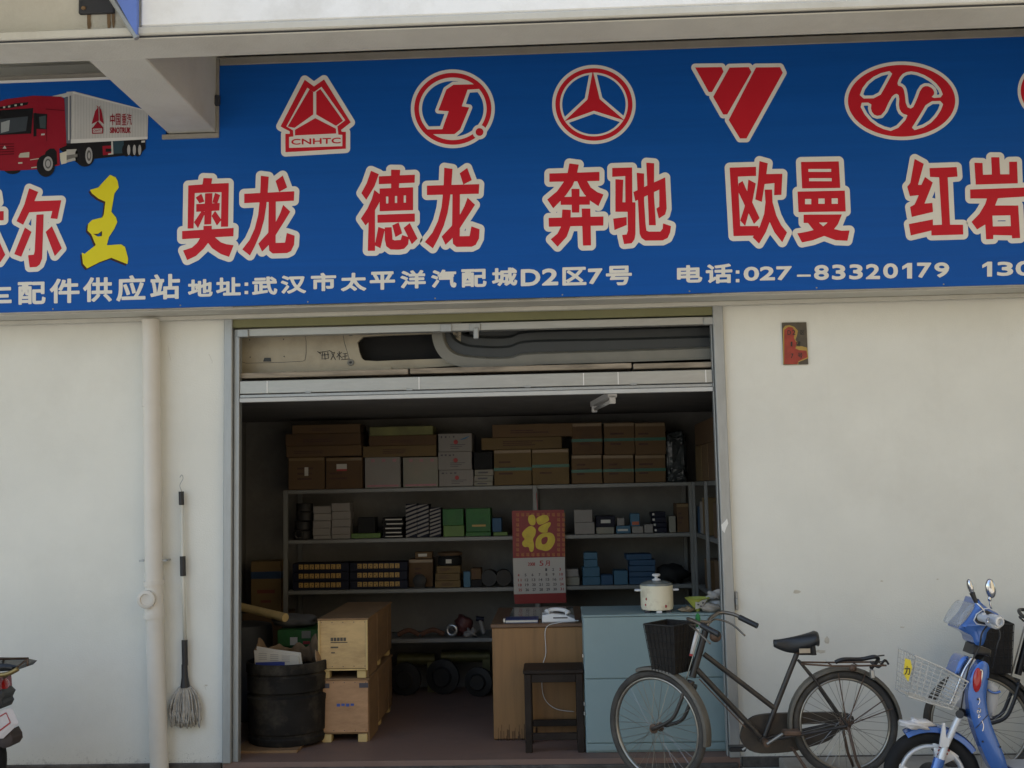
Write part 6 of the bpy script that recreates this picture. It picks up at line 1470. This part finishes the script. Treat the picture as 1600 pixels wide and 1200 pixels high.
for dx in (0,):
    c = sp3(s5(1215, 650), -.12); obj('throttle_housing', B().lathe([(.03, 0), (.034, -.01), (.034, -.05), (.025, -.06)], c, (-.25, 1, .05), 18), m_ssil, sct, 40)
    c = sp3(s5(1295, 660), -.2); obj('grip', B().lathe([(.02, .16), (.021, 0), (.024, -.004), (.024, -.02), (.016, -.022), (.014, -.004)], c, (-.3, 1, .05), 18), m_ssil, sct, 40)
    c = sp3(s5(1240, 640), .25); obj('grip', B().tube([sp3(s5(1260, 640), .09), c], .018, 10), m_black, sct, 40)
q0, q1 = sp3(s5(1120, 590), -.11), sp3(s5(1165, 600), -.11)
obj('switch', B().box(q0.x, q1.x, q0.y - .01, q0.y + .01, q1.z, q0.z + .012, .003), m_ssil, sct)
def mirror(pts_stem, base, top, wd, dy, parent=sct):
    st_ = obj('mirror_stem', B().tube([sp3(q, dy) for q in pts_stem], .0042, 6), m_chrome, sct, True)
    a, b_ = sp3(base, dy), sp3(top, dy); d = (b_ - a); L = d.length / 2; rot = Vector((0, 0, 1)).rotation_difference(d.normalized()).to_matrix()
    obj('mirror', B().ell((a + b_) / 2, wd, .02, L, 16, 12, rot=rot), m_chrome, st_, True); return st_
ms = mirror([s5(1165, 600), s5(1140, 530), s5(1055, 440)], s5(1010, 345), s5(965, 180), .014, -.1)
obj('mirror_joint', B().tube([sp3(s5(1055, 445), -.1), sp3(s5(1010, 335), -.1)], [.009, .013], 10), m_black, ms, 40)
ms = mirror([s5(1240, 560), s5(1215, 470), s5(1207, 400)], s5(1235, 400), s5(1205, 175), .026, .02)
obj('mirror_joint', B().ell(sp3(s5(1208, 405), .02), .01, .01, .014, 10, 8), m_chrome, ms, True)
pill('neck_collar', [s5(*q) for q in ((1035, 925), (1235, 985), (1225, 1075), (1180, 1050), (1000, 1035))], -.06, .12, m_black, .01, None, 0)
# leg shield
pill('shield_front', [s6(*q) for q in ((1000, -50), (930, 80), (860, 260), (760, 470), (850, 510), (960, 545), (1030, 590), (1040, 300), (1100, 40), (1080, -30))], -.05, .16, m_ssil, .02)
pill('shield_stripe', [s6(*q) for q in ((880, -30), (830, 100), (815, 150), (850, 160), (920, 40), (1000, -60), (930, -70))], -.04, .14, m_sblu, .015)
obj('chrome_trim', B().tube(curve_pts([sp3(s6(*q), -.055) for q in ((1010, -55), (930, 70), (870, 200), (800, 380), (755, 480))], 4), .007, 8), m_chrome, sct, True)
ss = pill('side_fairing', [s6(*q) for q in ((1085, 20), (1150, -20), (1215, 30), (1218, 150), (1190, 300), (1178, 430), (1210, 600), (1260, 760), (1340, 950), (1400, 1100), (1440, 1260), (1300, 1290), (1220, 1190), (1130, 980), (1060, 800), (1010, 620), (980, 480), (975, 330), (1010, 150))], -.11, .09, m_sblu, .018)
pill('side_fairing', [s6(*q) for q in ((1085, 20), (1150, -20), (1215, 30), (1218, 150), (1190, 300), (1178, 430), (1210, 600), (1260, 760), (1340, 950), (1400, 1100), (1440, 1260), (1300, 1290), (1220, 1190), (1130, 980), (1060, 800), (1010, 620), (980, 480), (975, 330), (1010, 150))], .09, .09, m_sblu, .018)
pill('inner_shield', [s6(*q) for q in ((1185, 240), (1260, 235), (1330, 300), (1325, 430), (1290, 560), (1235, 670), (1190, 540))], -.06, .16, m_sgrey, .015)
obj('shield_pocket', B().tube(curve_pts([sp3(s6(*q), -.065) for q in ((1190, 310), (1240, 340), (1290, 345), (1330, 330))], 4), .006, 6), m_sblu, sct, True)
c = sp3(s6(1068, 200), -.113); rot = Matrix.Rotation(R(8), 3, 'Y')
ln = obj('turn_signal', B().ell(c, .021, .014, .058, 16, 12, rot=rot), m_lens, ss, True)
obj('signal_trim', B().tube(curve_pts([sp3(s6(*q), -.116) for q in ((1100, 85), (1125, 100), (1118, 180), (1095, 270), (1060, 325))], 4), .0045, 6), m_chrome, ss, True)
sw = B()
for st_ in (((1085, 400), (1098, 440), (1080, 480)), ((1075, 520), (1105, 530), (1100, 560), (1070, 545), (1075, 580), (1110, 560)), ((1090, 590), (1080, 630), (1105, 610)), ((1120, 660), (1140, 720), (1130, 780))):
    sw.tube(curve_pts([sp3(s6(*q), -.1125) for q in st_], 4), .0022, 5)
obj('script_mark', sw, m_chrome, ss)
# wire basket with plate
bw = B()
def bkt(u, v, w):   # u: 0 front(left)..1 back, v: 0 bottom..1 top, w: -1..1 side
    tl, bl_, tr2, br = s5(270, 1010), s6(212, 345), s6(850, 170), s6(700, 490)
    tx_ = tl[0] + (tr2[0] - tl[0]) * u, tl[1] + (tr2[1] - tl[1]) * u + 4 * math.sin(math.pi * u) * -.6
    bx_ = bl_[0] + (br[0] - bl_[0]) * u, bl_[1] + (br[1] - bl_[1]) * u
    q = (bx_[0] + (tx_[0] - bx_[0]) * v, bx_[1] + (tx_[1] - bx_[1]) * v)
    return sp3(q, 0) + Vector((0, w * (.1 + .03 * v), 0))
for v in [i / 9 for i in range(10)]:
    r_ = .0042 if v in (0, 1) else .0018
    bw.tube([bkt(0, v, -1), bkt(.5, v, -1.08), bkt(1, v, -1), bkt(1, v, 1), bkt(.5, v, 1.08), bkt(0, v, 1)], r_, 5, closed=True)
for w_ in (-1, 1):
    for i in range(9): u = i / 8; k_ = 1 + .08 * (1 - abs(2 * u - 1)); bw.tube([bkt(u, 0, w_ * k_), bkt(u, 1, w_ * k_)], .0018, 5)
for i in range(7):
    w_ = -1 + 2 * i / 6
    bw.tube([bkt(0, 1, w_), bkt(0, 0, w_), bkt(1, 0, w_), bkt(1, 1, w_)], .0018, 5)
wb = obj('front_basket', bw, m_wire, sct)
q = [s5(250, 1080), s5(310, 1100), s6(330, 60), s6(285, 220), s6(230, 130)]
pl_ = obj('yellow_plate', B().prism([sp3(v, -.135) for v in q], (0, .003, 0)), m_yplate, wb)
obj('plate_character', print_mesh('c', [text_shape('力', *s6(243, 45), *s6(305, 140))], .35, lambda x, y: P(x, y, YSC - .1365), .25), m_black, pl_)
# front wheel
fwz = sg_g.z
wv = obj('wheel', B().torus(sg_g, SRW - .036, .036, (.12, 1, 0), 56, 12), m_rubber, sct, True)
obj('rim', B().torus(sg_g, SRW - .082, .014, (.12, 1, 0), 56, 8, 1.6), m_ssil, wv, True)
sp_ = B(); axw = Vector((.12, 1, 0)).normalized(); u_ = Vector((0, 0, 1)); v_ = axw.cross(u_)
for k in range(3):
    a = R(28) + k * 2 * math.pi / 3
    def rp(ang, r_): return Vector(sg_g) + (u_ * math.cos(ang) + v_ * math.sin(ang)) * r_
    wq = [rp(a - .45, .172), rp(a - .32, .10), rp(a, .05), rp(a + .32, .10), rp(a + .45, .172)]
    sp_.prism([p_ - axw * .02 for p_ in wq], axw * .04, .006)
obj('wheel_spoke', sp_, m_ssil, wv, 40)
vb = B()
for k in range(3):
    a = R(28) + k * 2 * math.pi / 3
    for j in range(5):
        r0 = .08 + j * .018; vb.tube([rp(a - .25, r0) - axw * .021, rp(a + .1, r0) - axw * .021], .006, 6)
obj('red_slots', vb, M('red wheel paint', (.26, .03, .025), .4), wv)
obj('hub', B().lathe([(.055, -.05), (.06, -.03), (.06, .03), (.055, .05)], sg_g, axw, 20), m_dmetal, wv, 40)
fd = arc_strip(sct, sg_g, SRW + .02, (.12, 1, 0), -.52, .98, .05, m_sblu, 'front_fender')
fk_ = B()
for s_ in (-.065, .065): fk_.tube([sp3(s6(870, 600), s_), sp3(s6(700, 960), s_), sp3(s6(640, 1150), s_), Vector((sg_g.x, YSC + s_, sg_g.z))], [.016, .016, .02, .02], 10)
obj('fork', fk_, m_ssil, sct, 40)
obj('fork_sleeve', B().tube([sp3(s6(640, 1090), -.065), sp3(s6(600, 1230), -.065)], .027, 12), m_sblu, sct, 40)
obj('fork_bracket', B().prism([sp3(s6(*v), -.085) for v in ((680, 690), (705, 690), (715, 850), (760, 880), (745, 960), (640, 960), (655, 850))], (0, .012, 0)), m_ssil, sct)
obj('steering_tube', B().tube([sp3(s6(900, 600)), sp3(s6(960, 420)), sp3(s5(1100, 1000))], .024, 12), m_black, sct, True)
obj('fork_crown', B().tube([sp3(s6(870, 590), -.08), sp3(s6(870, 590), .08)], .02, 10), m_black, sct, 40)
# footboard, seat and rear (mostly outside the picture)
gz = sg_g.z - SRW; fx = P(1590, 1190, YSC).x
obj('footboard', B().box(fx - .1, fx + .42, YSC - .13, YSC + .13, gz + .2, gz + .27, .02), m_sblu, sct)
obj('foot_mat', B().box(fx - .05, fx + .4, YSC - .11, YSC + .11, gz + .2705, gz + .278, .003), m_sgrey, sct)
obj('rear_body', B().prism([(fx + .32, YSC - .12, gz + .26), (fx + .36, YSC - .12, gz + .62), (fx + .9, YSC - .12, gz + .66), (fx + .98, YSC - .12, gz + .52), (fx + .6, YSC - .12, gz + .3)], (0, .24, 0), .03), m_sblu, sct, 50)
obj('seat', B().prism([(fx + .34, YSC - .13, gz + .625), (fx + .4, YSC - .13, gz + .72), (fx + .92, YSC - .13, gz + .74), (fx + .96, YSC - .13, gz + .67)], (0, .26, 0), .02), m_saddle, sct, 50)
rw = obj('wheel', B().torus((fx + .72, YSC, gz + SRW), SRW - .036, .036, (0, 1, 0), 48, 12), m_rubber, sct, True)
obj('hub', B().lathe([(.1, -.05), (.17, -.03), (.17, .03), (.1, .05)], (fx + .72, YSC, gz + SRW), (0, 1, 0), 24), m_ssil, rw, 40)
cb_ = B()
cb_.tube(curve_pts([sp3(s5(1200, 690), -.1), sp3(s5(1120, 800), -.12), sp3(s5(1090, 960), -.1), sp3(s6(960, 100), -.08), sp3(s6(880, 560), -.07)], 6), .004, 6)
obj('brake_cable', cb_, m_black, sct, True)
obj('brake_cable', B().tube(curve_pts([sp3(s5(1260, 690), -.08), sp3(s5(1330, 800), -.1), sp3(s5(1290, 960), -.1), sp3(s6(1240, 60), -.05)], 6), .004, 6), m_black, sct, True)
obj('brake_lever', B().tube(curve_pts([sp3(s5(1230, 620), -.15), sp3(s5(1180, 640), -.2), sp3(s5(1190, 670), -.27)], 5), .006, 8), m_chrome, sct, True)
for q_ in ((1075, 420), (1195, 190), (1330, 960), (1130, 900)): obj('screw', B().ell(sp3(s6(*q_), -.111), .005, .003, .005, 8, 6), m_dmetal, ss, True)
obj('panel_gap', B().tube(curve_pts([sp3(s6(*q_), -.1105) for q_ in ((1200, 590), (1150, 640), (1080, 720), (1045, 750))], 4), .0016, 5), m_black, ss)
# plastic bag caught on the fender
bq = sp3(s6(360, 680), -.0)
lumpy('plastic_bag', 'crumpled white plastic bag caught on the scooter front fender', 'bag', (bq.x, YSC - .02, bq.z - .005), .085, .04, .026, M('white film', (.6, .58, .56), .35, var=.1, bump=.6, bscale=25), None, 31, .35)

# ------------------------------------------------------------------ motorcycle tail at the left edge
YM = -.9
def c7(x, y): return (x / 6. - 11, 1000 + y / 6.)
def m3(q, dy=0.0): return P(q[0], q[1], YM + dy)
m_mred = M('motorcycle red', (.22, .02, .03), .3, var=.1, coat=.4)
mz = ZB; rcx = P(-75, 1200, YM).x
mc = thing('motorcycle', 'red motorcycle tail with rear rack and pale plate at the left edge', 'motorcycle', (rcx, YM, mz))
rkm = B()
for s_ in (-.11, .11): rkm.tube([m3(c7(-700, 190), s_), m3(c7(330, 172), s_), m3(c7(100, 362), s_)], .006, 8).tube([m3(c7(325, 175), s_), m3(c7(325, 245), s_)], .005, 6)
rkm.tube([m3(c7(325, 175), -.11), m3(c7(325, 175), .11)], .006, 8).tube([m3(c7(100, 180), -.11), m3(c7(100, 180), .11)], .006, 8)
obj('rear_rack', rkm, m_rusty, mc, True)
obj('seat', B().prism([m3(c7(*q), -.11) for q in ((-900, 200), (-200, 215), (120, 225), (240, 250), (200, 290), (60, 300), (-900, 330))], (0, .22, 0), .02), m_saddle, mc, 50)
obj('grab_rail', B().tube(curve_pts([m3(c7(*q), -.125) for q in ((-200, 345), (60, 330), (160, 310), (235, 270))], 4), .012, 8), M('brass rail', (.25, .18, .07), .35, .7), mc, True)
obj('tail_lamp', B().ell(m3(c7(75, 430), 0), .035, .07, .05, 14, 10), m_lens, mc, True)
obj('rear_cowl', B().prism([m3(c7(*q), -.08) for q in ((-700, 340), (40, 350), (50, 480), (-100, 560), (-700, 560))], (0, .16, 0), .02), m_mred, mc, 50)
obj('mudguard', B().prism([m3(c7(*q), -.07) for q in ((-160, 500), (60, 470), (100, 510), (70, 570), (85, 600), (60, 650), (-60, 690), (-160, 640))], (0, .14, 0), .015), m_black, mc, 50)
rotp = [c7(-20, 720), c7(125, 645), c7(185, 785), c7(40, 925)]
plt = obj('number_plate', B().prism([m3(q, -.075) for q in rotp], (0.03, .004, 0)), M('pale plate', (.55, .49, .46), .5, var=.1, dirt=(.35, .25, .22), dirt_amt=.4), mc)
def mpp(x, y): return P(x, y, YM - .0765)
obj('plate_border', print_mesh('b', [poly([c7(0, 745), c7(118, 680), c7(122, 690), c7(6, 757)]), poly([c7(25, 870), c7(160, 768), c7(166, 780), c7(30, 884)]), poly([c7(118, 680), c7(124, 676), c7(168, 772), c7(160, 778)]), poly([c7(22, 800), c7(40, 788), c7(50, 820), c7(32, 836)])], 0, mpp, .25), m_redp, plt)
obj('mud_flap', B().prism([m3(c7(*q), -.06) for q in ((30, 935), (140, 850), (175, 910), (180, 960), (150, 1005), (100, 1020), (60, 1005))], (0, .12, 0), .008), M('brown rubber', (.05, .035, .03), .7, var=.2), mc, 50)
wc = Vector((rcx, YM, mz + .29))
wr_ = obj('wheel', B().torus(wc, .245, .045, (0, 1, 0), 48, 12), m_rubber, mc, True)
obj('hub', B().lathe([(.07, -.07), (.09, -.04), (.2, -.02), (.2, .02), (.09, .04), (.07, .07)], wc, (0, 1, 0), 24), m_dmetal, wr_, 40)
obj('shock', B().tube([wc + Vector((0, -.1, 0)), m3(c7(-350, 400), -.1)], .025, 10).tube([wc + Vector((0, .1, 0)), m3(c7(-350, 400), .1)], .025, 10), m_chrome, mc, 40)
fc = wc + Vector((-1.22, 0, 0))
wr2 = obj('wheel', B().torus(fc, .245, .045, (0, 1, 0), 48, 12), m_rubber, mc, True)
obj('hub', B().lathe([(.06, -.06), (.2, -.02), (.2, .02), (.06, .06)], fc, (0, 1, 0), 24), m_dmetal, wr2, 40)
obj('fork', B().tube([fc + Vector((0, -.08, 0)), fc + Vector((.25, -.08, .62))], .02, 10).tube([fc + Vector((0, .08, 0)), fc + Vector((.25, .08, .62))], .02, 10), m_chrome, mc, 40)
obj('tank', B().prism([fc + Vector(q) for q in ((.3, -.12, .45), (.35, -.12, .62), (.55, -.12, .66), (.8, -.12, .52), (.78, -.12, .42))], (0, .24, 0), .04), m_mred, mc, 50)
obj('engine', B().prism([fc + Vector(q) for q in ((.35, -.12, -.05), (.4, -.12, .35), (.8, -.12, .3), (.85, -.12, -.05))], (0, .24, 0), .03), m_dmetal, mc, 50)
obj('handlebar', B().tube([fc + Vector((.32, -.35, .75)), fc + Vector((.22, -.12, .7)), fc + Vector((.22, .12, .7)), fc + Vector((.32, .35, .75))], .012, 8), m_black, mc, True)
obj('swing_arm', B().tube([wc + Vector((0, -.1, 0)), fc + Vector((.8, -.1, .05))], .022, 8).tube([wc + Vector((0, .1, 0)), fc + Vector((.8, .1, .05))], .022, 8), m_black, mc, 40)
for k in list(bpy.data.objects):
    if k.type == 'MESH' and not k.data.vertices: print('EMPTY MESH', k.name)
